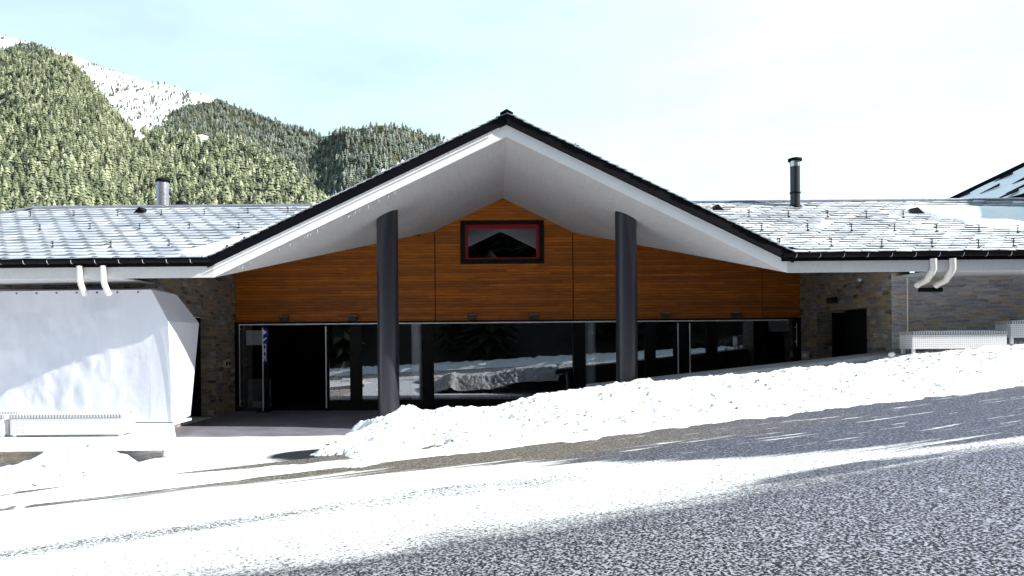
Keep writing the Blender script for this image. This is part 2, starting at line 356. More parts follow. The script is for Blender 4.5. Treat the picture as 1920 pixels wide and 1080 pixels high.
# driveway: thin packed snow with worn wet patches
m = NM('driveway_surface', .6, (.8, .8, .8), 0, .3); v = m.coord(); s3 = m.sep(v); X_, Y_ = s3[0], s3[1]
n1 = m.noise(v, 1.4, 6, .6); n2 = m.noise(v, 26, 4, .7); n3 = m.noise(m.coord(scale=(.5, 3, 1)), 1.3, 6, .6)
def blob(cx, cy, rx, ry, k=.5):
    a = m.math('DIVIDE', m.math('SUBTRACT', X_, cx), rx); b = m.math('DIVIDE', m.math('SUBTRACT', m.math('ADD', Y_, m.math('MULTIPLY', m.math('SUBTRACT', n3, .5), .5)), cy), ry)
    d = m.math('ADD', m.math('ADD', m.math('MULTIPLY', a, a), m.math('MULTIPLY', b, b)), m.math('MULTIPLY', m.math('SUBTRACT', n2, .5), k))
    return m.math('SUBTRACT', 1., rng_(d, .75, 1.15))
wet = m.math('MAXIMUM', blob(-2.55, 10.25, .85, .95), blob(-2.65, 12.35, .45, .28))
grey = m.math('MULTIPLY', blob(-3.0, 9.0, 1.2, .8, 1.6), rng_(n2, .42, .58))
sn = m.ramp(n1, [(.3, (.78, .80, .84)), (.7, (.88, .88, .90))])
c = m.mix(m.math('MULTIPLY', grey, .85), sn, (.20, .20, .22)); c = m.mix(wet, c, (.012, .012, .018))
m.color(c).bump(n1, .4, .03); M['driveway'] = m.m
# patio paving under the roof
m = NM('patio_paving', .5, (.2, .2, .24), 0, .4); v = m.coord(); n = m.noise(v, 1.6, 6, .6)
m.color(m.ramp(n, [(.3, (.12, .12, .145)), (.7, (.19, .19, .225))])).bump(m.noise(v, 25, 4), .2, .01); M['patio'] = m.m
# perforated sheet
m = NM('perforated_sheet', .45, (.76, .76, .78), 0, .4); v = m.coord('UV'); s3 = m.sep(v)
fx = m.math('SUBTRACT', m.math('FRACT', m.math('DIVIDE', s3[0], .042)), .5); fy = m.math('SUBTRACT', m.math('FRACT', m.math('DIVIDE', s3[1], .042)), .5)
rr = m.math('ADD', m.math('MULTIPLY', fx, fx), m.math('MULTIPLY', fy, fy)); hole = m.math('LESS_THAN', rr, .05)
tr = m.node('ShaderNodeBsdfTransparent'); ms = m.node('ShaderNodeMixShader'); m.l(hole, ms.inputs[0]); m.l(m.b.outputs[0], ms.inputs[1]); m.l(tr.outputs[0], ms.inputs[2])
m.l(ms.outputs[0], m.n['Material Output'].inputs[0]); M['perforated'] = m.m; m.color(m.mix(m.math('LESS_THAN', rr, .075), (.72, .72, .74), (.12, .12, .14)))
m = NM('perforated_rim', .45, (.76, .76, .78), 0, .4); v = m.coord('UV'); s3 = m.sep(v)
fx = m.math('ABSOLUTE', m.math('SUBTRACT', m.math('FRACT', m.math('DIVIDE', s3[0], .052)), .5)); m.color(m.mix(m.math('LESS_THAN', fx, .28), (.16, .16, .18), (.50, .50, .52))); M['perforated_rim'] = m.m
# tarpaulin
m = NM('tarpaulin', .5, (.74, .75, .79), 0, .35); v = m.coord(); n = m.noise(m.coord(scale=(1, 1, .25)), 2.2, 6, .6); n2 = m.noise(v, 9, 5, .6)
m.color(m.ramp(n, [(.3, (.60, .615, .69)), (.7, (.68, .695, .77))])).bump(m.math('ADD', n, m.math('MULTIPLY', n2, .25)), .35, .05); M['tarp'] = m.m
# mountain soil: attribute 'snow' tells the open snowfields
m = NM('mountain_soil', .95, (.05, .05, .04), 0, .1); v = m.coord(); at_ = m.node('ShaderNodeAttribute', attribute_name='snow')
n = m.noise(v, .028, 9, .72); n2 = m.noise(v, .008, 5)
f = m.ramp(m.math('ADD', at_.outputs['Fac'], m.math('MULTIPLY', m.math('SUBTRACT', n, .5), .9)), [(.42, 0.), (.55, 1.)])
dk = m.ramp(n, [(.3, (.028, .034, .016)), (.55, (.06, .062, .03)), (.75, (.20, .18, .16))])
m.color(m.mix(f, dk, m.ramp(n2, [(.3, (.74, .72, .74)), (.7, (.86, .85, .87))]))).bump(n, .5, 6.); M['soil'] = m.m
def needles(key, a, b, c_):
    m = NM(key, .75, a, 0, .15); ri = m.node('ShaderNodeAttribute', attribute_name='tone').outputs['Fac']
    m.color(m.ramp(ri, [(0., a), (.5, b), (1., c_)])); m.b.inputs['Subsurface Weight'].default_value = 0; M[key] = m.m
needles('needles_warm', (.045, .058, .036), (.150, .172, .100), (.34, .35, .235))  # lightened and greyed, distance haze put into the needle colour
needles('needles_cool', (.055, .072, .064), (.135, .158, .13), (.26, .285, .24))  # farther needles paled too, their haze is in the colour
needles('needles_dark', (.010, .016, .008), (.018, .028, .012), (.03, .04, .02))
plain('forest_floor', (.02, .018, .012), .95, 0, .4, .4, 0)

# ---------------------------------------------------------------- terrain and road
S2 = .0538
UD = Vector((.947, .320)); VD = Vector((-.320, .947)); UD.normalize(); VD.normalize()
def hill(s_): return 90*math.tanh(s_/90)*S2
def road_z(X, Y): return -1.6 + hill(UD.x*X+UD.y*Y)
def grid(name, nu, nv, fn, mat, parent=None, smooth=True):
    vs = [fn(i/nu, j/nv) for j in range(nv+1) for i in range(nu+1)]
    fs = [(j*(nu+1)+i, j*(nu+1)+i+1, (j+1)*(nu+1)+i+1, (j+1)*(nu+1)+i) for j in range(nv) for i in range(nu)]
    me = bpy.data.meshes.new(name); me.from_pydata(vs, [], fs); me.materials.append(mat); me.update()
    me.polygons.foreach_set('use_smooth', [smooth]*len(fs))
    o = bpy.data.objects.new(name, me); COL.objects.link(o)
    if parent: o.parent = parent
    return o
# the ground: one sheet to the horizon
def gfn(a, b):
    r = 2+6000*b**3.2; th = a*2*math.pi; X, Y = r*math.cos(th), r*math.sin(th)
    z = road_z(X, Y)-.75
    vv_ = VD.x*X+VD.y*Y
    if vv_ < -9: z += min(180, (-9-vv_)*.62)
    return (X, Y, z)
tag(grid('ground', 96, 110, gfn, M['forest_floor']), kind='structure')
road = grid('road', 200, 40, lambda a, b: (-90+180*a, -4.6+14.2*b, hill(-90+180*a)), M['road'])
road.location = (0, 0, -1.6); road.rotation_euler = (0, 0, math.atan2(UD.y, UD.x)); tag(road, kind='structure')
def yedge(X): return 9.08+.338*X           # foot of the bank along the road
def sm(t): t = max(0, min(1, t)); return t*t*(3-2*t)
FL = -1.94
def apron_z(X, Y):
    e = yedge(X)+.1
    t = sm((Y-e)/(14.4-e)); return (road_z(X, Y)+.012)*(1-t)+FL*t
def afn(a, b):
    X = -17+29*a; e = yedge(X)-.3; Y = e+(19.0-e)*b**1.3
    z = apron_z(X, Y) if X < 3 else apron_z(X, Y)*(1-sm((X-3)/3))+(apron_z(X, Y)-.3)*sm((X-3)/3)
    if Y > 14.6: z = FL-.012
    if Y < yedge(X)+.02+.10*fbm(X*.7, 2.2): z = road_z(X, Y)-.03
    z -= .26*sm((-5.3-X)/1.0)*sm((Y-8.2)/1.6)*(1 if Y < 14 else 0)
    return (X, Y, z+.012*fbm(X*.8, Y*.8))
tag(grid('driveway', 220, 90, afn, M['driveway']), kind='structure')
mb = MB(); mb.box((-7.34, 14.2, FL-.3), (8.73, 19.5, FL+.018))
tag(mb.build('patio', M['patio']), kind='structure')

# snow bank along the road in front of the patio
CREST = [(-3.4, -1.90), (-2.95, -1.62), (-2.6, -1.47), (-2.2, -1.42), (-1.62, -1.22), (-1.35, -1.33), (-.9, -1.29), (0, -1.27), (.35, -1.20), (.8, -1.05), (1.25, -1.0), (1.9, -.96), (2.4, -.95), (2.9, -.88), (4.5, -.78), (5.6, -.70), (7.0, -.58), (8.4, -.40), (9.3, -.28), (10.4, -.15), (12, .02), (16, .4), (24, 1.0)]
def lerp(tab, x):
    for (a, p), (b, q) in zip(tab, tab[1:]):
        if x <= b: return p+(q-p)*max(0, (x-a))/(b-a)
    return tab[-1][1]
def ycrest(X): return lerp([(-4, 12.6), (-2, 13.0), (1.2, 13.3), (2.4, 14.1), (9, 14.3), (24, 16.5)], X)
def bank_z(X, Y):
    e = yedge(X)+.25*fbm(X*1.3, 3.3)+.08*fbm(X*5, 1.3); c = ycrest(X); lz = lerp(CREST, X)
    g = road_z(X, e)
    if Y <= e: return g-.25*(e-Y)/.5-.02
    t = (Y-e)/(c-e)
    if t < 1:
        z = g+(lz-g)*(1-(1-min(1, t*1.02))**1.5)
    else:
        z = lz-(Y-c)*(.9 if X < 2.3 else .45)
    w_ = min(1, (Y-e)/.6)
    lump = .055*fbm(X*1.6, Y*1.6, 2, 5)+.035*abs(fbm(X*4.2, Y*4.2, 5, 4))+.018*fbm(X*11, Y*11, 7, 3)
    ck = noise.cell(Vector((X*3.1, Y*3.1, 1)))
    if ck > .80: lump += .03*(ck-.8)/.2*max(0, 1-3*((X*3.1 % 1-.5)**2+(Y*3.1 % 1-.5)**2))
    z += lump*w_*1.4
    # broken left end
    xe = -2.58+.20*math.sin(Y*2.3)+.25*fbm(Y*2.1, 8.8)+(.3 if Y < 9.6 else 0)
    if X < xe+.45:
        k = sm((X-(xe-.25))/.7); z = z*k+(apron_z(X, Y)-.10)*(1-k)
    return z
def bfn(a, b):
    X = -3.6+22*a**1.15; e = yedge(X)-.5; c = ycrest(X)+.55; Y = e+(c-e)*b
    return (X, Y, bank_z(X, Y))
tag(grid('snow_bank', 560, 170, bfn, M['snow']), 'long ploughed snow bank sloping up along the road, grit on its surface', 'snow bank')
# left mound
def mfn(a, b):
    X = -16+11.3*a; e = yedge(X)-.35; Y = e+(10.66-e)*b
    t = (Y-e)/(10.66-e); g = road_z(X, e)*(1-t)+(-1.86-.20*sm((-7.0-X)/.8))*t
    xr = X+.22*(Y-9.)          # the mound ends along the wheel track of the driveway
    bump = .33*math.exp(-((X+6.1)/.80)**2-((Y-9.9)/.85)**2)
    bump += (.06*fbm(X*2.2, Y*2.2, 4, 5)+.05*abs(fbm(X*5, Y*5, 9, 4)))*min(1, t*4)
    k = 1-sm((xr+5.45)/.5); z = (g+bump)*k+(apron_z(X, Y)-.12)*(1-k)
    if t < .06: z -= .16*(1-t/.06)
    return (X, Y, z+.01)
tag(grid('snow_bank', 300, 110, mfn, M['snow_left']), 'low dirty snow heap at left against the terrace retaining wall', 'snow bank')
# bank on the far side of the road, seen in the glass
def ffn(a, b):
    u = -45+90*a; v = -4.2-4.4*b; X = UD.x*u+VD.x*v; Y = UD.y*u+VD.y*v
    h = math.sin(min(1, b*1.25)*math.pi*.5)*.42
    return (X, Y, road_z(X, Y)-.03+h+(.16*fbm(X*1.3, Y*1.3, 3, 5)+.10*abs(fbm(X*4, Y*4, 5, 4)))*min(1, b*5))
tag(grid('snow_bank', 420, 40, ffn, M['snow_left'], smooth=True), 'rough snow bank across the road, mirrored in the glass front', 'snow bank')

# loose lumps of ice and grit on the bank and road
lumps = [(1265, 800, 11.6, .07, 'grey_render', 'dark clod of grit at the foot of the snow bank'), (757, 768, 12.9, .11, 'snow_clean', 'rounded snow lump beside the left column'),
(1672, 665, 14.3, .07, 'snow_clean', 'small ice lump at the foot of the perforated bench'),
         (640, 846, 10.4, .09, 'snow_clean', 'small snow lump on the wet patch of the driveway')]
for i, (px, py, Y, r, mt, lb) in enumerate(lumps):
    p = at(px, py, Y); vs = []; fs = []
    n, k = 9, 14
    for a in range(n+1):
        for b in range(k):
            th = math.pi*a/n; ph = 2*math.pi*b/k; d = Vector((math.sin(th)*math.cos(ph), math.sin(th)*math.sin(ph), math.cos(th)*.75))
            vs.append(p+d*r*(1+.35*noise.noise(d*1.7+Vector((i*9, 0, 0)))))
    fs = [(a*k+b, a*k+(b+1) % k, (a+1)*k+(b+1) % k, (a+1)*k+b) for a in range(n) for b in range(k)]
    mb = MB(); mb.add(vs, fs, True)
    tag(mb.build('snow_lump' if mt != 'grey_render' else 'grit_clod', M[mt] if mt != 'grey_render' else M['bark']), lb, 'snow lump' if mt != 'grey_render' else 'clod')

# ---------------------------------------------------------------- mountains and forest
def ycurve(tab):
    return lambda x: lerp(tab, x)
c1 = ycurve([(-900, 60), (-300, 70), (0, 104), (75, 99), (130, 112), (200, 190), (245, 243), (300, 252), (387, 250), (460, 275), (533, 311), (600, 380), (700, 450), (900, 520)])
r1 = ycurve([(-900, 1500), (0, 1450), (200, 1200), (387, 980), (533, 720), (600, 560), (900, 500)])
c2 = ycurve([(-900, -60), (-300, 0), (0, 66), (30, 72), (75, 85), (130, 100), (200, 131), (300, 158), (400, 182), (470, 211), (540, 236), (600, 257), (650, 245), (720, 235), (770, 244), (830, 266), (900, 302), (1000, 360), (1150, 420), (1300, 480)])
r2 = ycurve([(-900, 2300), (0, 2200), (400, 1900), (600, 1500), (650, 1250), (830, 1200), (1300, 1100)])
def inpoly(x, y, P):
    c = False; j = len(P)-1
    for i in range(len(P)):
        (xi, yi), (xj, yj) = P[i], P[j]
        if (yi > y) != (yj > y) and x < (xj-xi)*(y-yi)/(yj-yi)+xi: c = not c
        j = i
    return c
SNOWF = [(80, 80), (200, 125), (410, 178), (402, 192), (350, 198), (322, 210), (300, 235), (272, 262), (248, 262), (236, 232), (205, 196), (160, 150), (128, 112), (100, 98), (70, 84), (40, 82), (-20, 104), (-20, 60), (40, 60)]
SNOW1 = [[(362, 252), (385, 250), (400, 262), (392, 276), (372, 270)], [(262, 236), (275, 262), (262, 274), (248, 250)]]
def m1(x, t):
    yc = c1(x); y = 560+(yc-560)*t; rr_ = 330*(r1(x)/330)**t
    rr_ *= 1+.07*fbm(x/90, t*4, 3, 4)*math.sin(math.pi*min(1, t))
    y -= 5*fbm(x/60, t*5, 8, 4)*t
    x0, y0 = unroll(x, y); return ((x0-CX)/F*rr_, rr_, (CY-y0)/F*rr_), y
def m2(x, t):
    yc = c2(x); y = 540+(yc-540)*t; ra = 650; rr_ = ra*(r2(x)/ra)**t
    rr_ *= 1+.07*fbm(x/70, t*5, 13, 4)*math.sin(math.pi*min(1, t))
    y -= 4*fbm(x/50, t*6, 18, 4)*t
    x0, y0 = unroll(x, y); return ((x0-CX)/F*rr_, rr_, (CY-y0)/F*rr_), y
def mount(name, fn, xa, xb, nx, nt_, snowfn, rc):
    vs = []; sv = []
    for j in range(nt_+2):
        for i in range(nx+1):
            x = xa+(xb-xa)*i/nx
            if j <= nt_:
                p, y = fn(x, j/nt_); vs.append(p); sv.append(snowfn(x, y))
            else:
                p, y = fn(x, 1.); vs.append((p[0]*1.5, p[1]*1.5, -20)); sv.append(0)
    fs = [(j*(nx+1)+i, j*(nx+1)+i+1, (j+1)*(nx+1)+i+1, (j+1)*(nx+1)+i) for j in range(nt_+1) for i in range(nx)]
    me = bpy.data.meshes.new(name); me.from_pydata(vs, [], fs); me.materials.append(M['soil'])
    a = me.attributes.new('snow', 'FLOAT', 'POINT'); a.data.foreach_set('value', sv)
    me.polygons.foreach_set('use_smooth', [True]*len(fs))
    o = bpy.data.objects.new(name, me); COL.objects.link(o); return tag(o, kind='structure')
mount('hill', m1, -900, 900, 240, 80, lambda x, y: .75 if any(inpoly(x, y, P) for P in SNOW1) else (.28 if y < 300 and noise.noise(Vector((x/25, y/18, 1))) > .45 else .0), 1.3)
mount('mountain', m2, -900, 1300, 300, 90, lambda x, y: .60 if inpoly(x+8*noise.noise(Vector((x/12, y/12, 0))), y+6*noise.noise(Vector((x/10, y/10, 5))), SNOWF) else (.30 if x < 640 else .22), 1.2)

def tree_variant(seed, tiers, n=7):
    r = random.Random(seed); vs = []; fs = []
    for k in range(tiers):
        t = k/tiers; zb = .10+.86*t; zt = min(1.0, zb+1.15/tiers+.06); rad = (.20*math.sin(math.pi*(.30+.68*t))**.8+.02)*r.uniform(.8, 1.15)
        b = len(vs); ph = r.uniform(0, 6); cx, cy = r.uniform(-.02, .02), r.uniform(-.02, .02)
        vs.append((cx, cy, zt))
        for i in range(n*2):
            q = rad*(r.uniform(.85, 1.2) if i % 2 == 0 else r.uniform(.45, .65))
            vs.append((cx+q*math.cos(ph+math.pi*i/n), cy+q*math.sin(ph+math.pi*i/n), zb-(.03 if i % 2 == 0 else -.03)+r.uniform(-.015, .015)))
        for i in range(n*2): fs.append((b, b+1+i, b+1+(i+1) % (n*2)))
    return np.array(vs), np.array(fs)
VAR = [tree_variant(100+i, 4+i % 2, 4) for i in range(6)]; VAR_NEAR = [tree_variant(200+i, 11, 8) for i in range(5)]
def forest(name, pts, hs, mat, label, VAR=VAR):
    V = []; Fc = []; T = []; off = 0
    vi = rng.integers(0, len(VAR), len(pts))
    for k, (p, h) in enumerate(zip(pts, hs)):
        v_, f_ = VAR[vi[k]]; a = rng.uniform(0, 6.28); c_, s_ = math.cos(a), math.sin(a); wd = h*rng.uniform(.75, 1.5)
        q = np.empty_like(v_); q[:, 0] = (v_[:, 0]*c_-v_[:, 1]*s_)*wd+p[0]; q[:, 1] = (v_[:, 0]*s_+v_[:, 1]*c_)*wd+p[1]; q[:, 2] = v_[:, 2]*h+p[2]-.04*h
        V.append(q); Fc.append(f_+off); off += len(v_); T.append(np.full(len(v_), np.clip(rng.normal(.48+.25*noise.noise(Vector((p[0]/45, p[1]/70, p[2]/45))), .27), 0, 1)))
    V = np.concatenate(V); Fc = np.concatenate(Fc); T = np.concatenate(T)
    me = bpy.data.meshes.new(name); me.vertices.add(len(V)); me.vertices.foreach_set('co', V.ravel())
    me.loops.add(len(Fc)*3); me.loops.foreach_set('vertex_index', Fc.ravel().astype(np.int32)); me.polygons.add(len(Fc))
    me.polygons.foreach_set('loop_start', np.arange(0, len(Fc)*3, 3, dtype=np.int32)); me.update(calc_edges=True)
    at2 = me.attributes.new('tone', 'FLOAT', 'POINT'); at2.data.foreach_set('value', T.astype(np.float32))
    me.materials.append(mat); o = bpy.data.objects.new(name, me); COL.objects.link(o)
    return tag(o, label, 'forest', None, 'stuff')
def scatter(fn, xa, xb, cf, n, ylow, rmax, snowtest, keep_in_snow, hr=(6.5, 14)):
    pts = []; hs = []
    while len(pts) < n:
        x = rng.uniform(xa, xb); t = rng.uniform(.25, 1)
        p, y = fn(x, t)
        if y > ylow: continue
        if rng.uniform() > (p[1]/rmax)**1.6: continue
        if snowtest(x, y) and rng.uniform() > keep_in_snow*(6 if noise.noise(Vector((x/16+y/40, y/9, 7.7))) > .18 else .35): continue
        if noise.noise(Vector((x/14, y/12, 3.3))) > .52: continue
        pts.append(p); hs.append(rng.uniform(*hr)*(1. if rng.uniform() < .9 else 1.25)*(.8 if snowtest(x, y) else 1))
    return pts, hs
p1, h1 = scatter(m1, -200, 640, c1, 9500, 430, 1450, lambda x, y: any(inpoly(x, y, P) for P in SNOW1), .05)
forest('forest', p1, h1, M['needles_warm'], 'sunlit olive green conifer forest covering the near slope at left')
p2, h2 = scatter(m2, -200, 980, c2, 12000, 400, 2000, lambda x, y: inpoly(x, y, SNOWF), .5)
forest('forest', p2, h2, M['needles_cool'], 'cooler green conifer forest on the farther mountain and round hill')
# the slope behind the photographer, only mirrored in the glass
pb = []; hb = []
for _ in range(620):
    u = rng.uniform(-75, 75); v = -10-70*rng.uniform()**1.2; X = UD.x*u+VD.x*v; Y = UD.y*u+VD.y*v
    pb.append((X, Y, road_z(X, Y)-.75+(-9-v)*.62)); hb.append(rng.uniform(7, 12))
forest('forest', pb, hb, M['needles_dark'], 'dark conifers on the slope across the road, mirrored in the glass', VAR_NEAR)

# nearest pines above the left roof: individual trees
def pine(h, seed, first=None):
    r = random.Random(seed)
    t = empty('pine_tree', (0, 0, 0), 'tall olive green pine at the foot of the near slope, just above the left roof', 'tree', 'nearest pines above the left roof')
    mb = MB(); mb.tube([(0, 0, -1), (r.uniform(-.1, .1), 0, h*.5), (0, 0, h*.97)], [.22, .14, .02], 7); mb.build('trunk', M['bark'], t, False)
    vs = []; fs = []; tn_ = []
    for k in range(420):
        z = r.uniform(.16, 1)**.85; rad = (1-z)**.7*.23*h*r.uniform(.25, 1.05)+.05; a = r.uniform(0, 6.28)
        c = Vector((rad*math.cos(a), rad*math.sin(a), z*h-rad*.25)); s_ = .035*h*r.uniform(.6, 1.25)*(1.15-z*.6); b = len(vs)
        tone_ = min(1, max(0, r.gauss(.5, .22)))
        for q in range(5):
            d = Vector((r.gauss(0, 1), r.gauss(0, 1), r.gauss(0, .5))).normalized()*s_*1.6; vs.append(c+d); tn_.append(tone_)
        fs += [(b, b+1, b+2), (b, b+2, b+3), (b+1, b+3, b+4), (b, b+4, b+2)]
    mb = MB(); mb.add(vs, fs); o = mb.build('crown', M['needles_warm'], t, False)
    a = o.data.attributes.new('tone', 'FLOAT', 'POINT'); a.data.foreach_set('value', tn_)
    return t
protos = [pine(13, 40+i) for i in range(3)]
k = 0
for i in range(24):
    x = -30+i*26+random.uniform(-9, 9)
    yb_ = lerp([(-60, 428), (0, 418), (100, 402), (600, 400), (620, 400)], x)
    if x > 575: continue
    # stand each on the hill surface
    lo, hi = 0., 1.
    for _ in range(24):
        mid = (lo+hi)/2; p, y = m1(x, mid)
        if y > yb_: lo = mid
        else: hi = mid
    o = protos[k] if k < 3 else copy_tree(protos[k % 3]); k += 1
    o.location = p; s_ = random.uniform(.8, 1.2); o.scale = (s_, s_, s_*random.uniform(.9, 1.15)); o.rotation_euler = (0, 0, random.uniform(0, 6))

# ---------------------------------------------------------------- the lodge
B = empty('lodge_building', (0, 0, 0), 'long low mountain lodge with broad central gable, orange wood cladding, glass front and stone wings', 'building')
AX = .30; SL, SR = .470, .495; YF = 13.57; YW = 19.4; ZA = 4.07
XL, XR = -7.34, 8.73                  # inner corners of the recess
EZ = 1.32                              # underside of the eaves
PL = AX-(ZA-EZ)/SL; PR = AX+(ZA-EZ)/SR
KL, KR = -1.64, 2.28
def soff(X): return ZA-(SL*(AX-X) if X < AX else SR*(X-AX))
# --- cladding panels, cut at the vertical joints
def ztop(X):
    if X < KL: return soff(KL)+(2.01-soff(KL))*(KL-X)/(KL-XL)
    if X > KR: return soff(KR)+(1.88-soff(KR))*(X-KR)/(XR-KR)
    return soff(X)
ZB = .60
WX0, WX1, WZ0, WZ1 = -.91, 1.46, 2.20, 3.42
def panel(x0, x1, zb=ZB, zt=None):
    xs = [x0]+([AX] if x0 < AX < x1 else [])+[x1]
    pts = [(x0, YW, zb), (x1, YW, zb)]+[(x, YW, (ztop(x) if zt is None else zt)) for x in reversed(xs)]
    mb = MB(); mb.prism(pts, (0, .12, 0)); return mb
g = .012
panel(XL+.02, KL-g).build('cladding_panel', M['wood'], B); panel(KR+g, 7.66-g).build('cladding_panel', M['wood'], B); panel(7.66+g, XR-.02).build('cladding_panel', M['wood'], B)
mb = panel(KL+g, WX0); 
for q in (panel(WX1, KR-g), panel(WX0, WX1, ZB, WZ0), panel(WX0, WX1, WZ1)): mb.add(q.v, q.f)
mb.build('cladding_panel', M['wood'], B)
mb = MB(); mb.box((XL, YW+.125, ZB), (XR, YW+.2, 1.9)); mb.box((KL-.1, YW+.125, 1.9), (WX0, YW+.2, 3.1)); mb.box((WX1, YW+.125, 1.9), (KR+.1, YW+.2, 3.1)); mb.build('backing_wall', M['frame_dark'], B)
# --- upper window
mb = MB(); f1 = .13
for a, b in (((WX0, YW-.05, WZ0), (WX1, YW+.10, WZ0+f1)), ((WX0, YW-.05, WZ1-f1*.8), (WX1, YW+.10, WZ1)), ((WX0, YW-.05, WZ0+f1), (WX0+f1, YW+.10, WZ1-f1*.8)), ((WX1-f1, YW-.05, WZ0+f1), (WX1, YW+.10, WZ1-f1*.8))): mb.box(a, b)
win = mb.build('window', M['frame_dark'], B)
x0, x1, z0, z1 = WX0+f1, WX1-f1, WZ0+f1, WZ1-f1*.8; mb = MB(); f2 = .085
for a, b in (((x0, YW+.0, z0), (x1, YW+.11, z0+.05)), ((x0, YW+.0, z1-f2*1.35), (x1, YW+.11, z1)), ((x0, YW+.0, z0+.05), (x0+f2, YW+.11, z1-f2*1.35)), ((x1-f2, YW+.0, z0+.05), (x1, YW+.11, z1-f2*1.35))): mb.box(a, b)
mb.build('inner_frame', M['red_frame'], win)
mb = MB(); mb.box((x0+.01, YW+.05, z0+.02), (x1-.01, YW+.062, z1-.02)); mb.build('pane', M['window_glass'], win)
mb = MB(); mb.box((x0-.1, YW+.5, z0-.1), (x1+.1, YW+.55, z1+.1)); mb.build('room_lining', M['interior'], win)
# --- soffit (five facets) and gable fascia
mb = MB(); T = .03
A = (AX, YF+.03, ZA); Bk = (AX, YW+.1, ZA); Pl = (PL, YF+.03, EZ); Pr = (PR, YF+.03, EZ); Kl = (KL, YW+.1, soff(KL)); Kr = (KR, YW+.1, soff(KR)); Cl = (XL-.1, YW+.1, 2.0); Cr = (XR+.1, YW+.1, 1.87)
El = (XL-.1, YF+.03, EZ); Er = (XR+.1, YF+.03, EZ)
vs = [A, Bk, Kl, Pl, Kr, Pr, Cl, El, Cr, Er]
mb.add(vs, [(0, 1, 2, 3), (0, 5, 4, 1), (3, 2, 6), (3, 6, 7), (5, 8, 4), (5, 9, 8)])
mb.build('soffit', M['soffit'], B, False)
for sgn, P_, nm in ((-1, PL, 'l'), (1, PR, 'r')):
    mb = MB(); h = .23
    mb.prism([(AX, YF, ZA), (P_, YF, EZ), (P_+sgn*h/(SL if sgn < 0 else SR)*.0, YF, EZ+h), (AX, YF, ZA+h)], (0, .05, 0))
    o = mb.build('fascia', M['white_board'], B)
    if sgn > 0: pass
# --- roof
YE, ZE, YR, ZR, SW = 13.50, 1.70, 17.3, 3.45, .46
HX = -11.6
def wing_z(Y): return ZE+SW*(Y-YE)
GT = ZA+.43                           # top of the gable roof at the ridge
VYb = YR+(YR-YE); YRE = 24.; ZRE = ZR-.17*(YRE-YR)
def gz(a, s_): return GT-s_*a
roof = empty('roof', (0, 0, 0)); roof.parent = B
for sgn, s_ in ((-1, SL), (1, SR)):
    aE = (GT-ZE)/s_; aR = (GT-ZR)/s_
    X = lambda a: AX+sgn*a
    mb = MB()
    mb.prism([(X(0), YF-(.05 if sgn < 0 else .085), GT), (X(aE), YF-(.05 if sgn < 0 else .085), ZE), (X(aE), YF+.2, ZE), (X(0), YF+.2, GT)], (0, 0, -.19))
    mb.prism([(X(0), YF+.2, GT), (X(aE), YF+.2, ZE), (X(aR), YR, ZR), (X(2.9), YRE, GT-s_*2.9), (X(0), YRE, GT)], (0, 0, -.07))
    mb.build('gable_roof_slab', M['black_metal'], roof)
    # verge slates, seen edge-on, uneven
    mb = MB(); n = 34; L_ = math.hypot(1, s_)
    for i in range(n):
        a0 = aE*(i/n); a1 = aE*((i+1.25)/n)
        if a1 > aE: a1 = aE
        z0_ = gz(a0, s_)+.012+random.uniform(0, .010); z1_ = gz(a1, s_)+.035+random.uniform(0, .012); yo = random.uniform(-.02, .0)
        for r_ in range(2):
            mb.prism([(X(a0), YF-(.062 if sgn < 0 else .10)+yo+r_*.4, z0_), (X(a1), YF-(.062 if sgn < 0 else .10)+yo+r_*.4, z1_), (X(a1), YF-(.062 if sgn < 0 else .10)+yo+r_*.4, z1_-.016), (X(a0), YF-(.062 if sgn < 0 else .10)+yo+r_*.4, z0_-.016)], (0, .42, 0))
    mb.build('verge_slates', M['slate_bare'], roof)
    for i in range(16):                                              # bits of snow caught on the verge
        mb = MB()
        a0 = random.uniform(.2, aE-.3) if sgn < 0 else random.uniform(1, aE-.3); w0 = random.uniform(.03, .10)
        mb.prism([(X(a0), YF-.115, gz(a0, s_)+.02), (X(a0+w0), YF-.115, gz(a0+w0, s_)+.02), (X(a0+w0*.6), YF-.115, gz(a0, s_)+.055)], (0, .25, 0))
        mb.build('verge_snow', M['snow_clean'], roof)
# metal drip strip under the left verge, ridge cap
mb = MB(); mb.tube([(AX-.15, YF-.075, soff(AX-.15)+.215), (PL+.05, YF-.075, soff(PL+.05)+.215)], .011, 6); mb.build('drip_strip', M['steel'], roof)
mb = MB(); mb.prism([(AX-.13, YF-.14, GT+.00), (AX, YF-.14, GT+.075), (AX+.13, YF-.14, GT+.00), (AX, YF-.14, GT+.035)], (0, 7.4, 0)); mb.build('ridge_cap', M['black_metal'], roof)
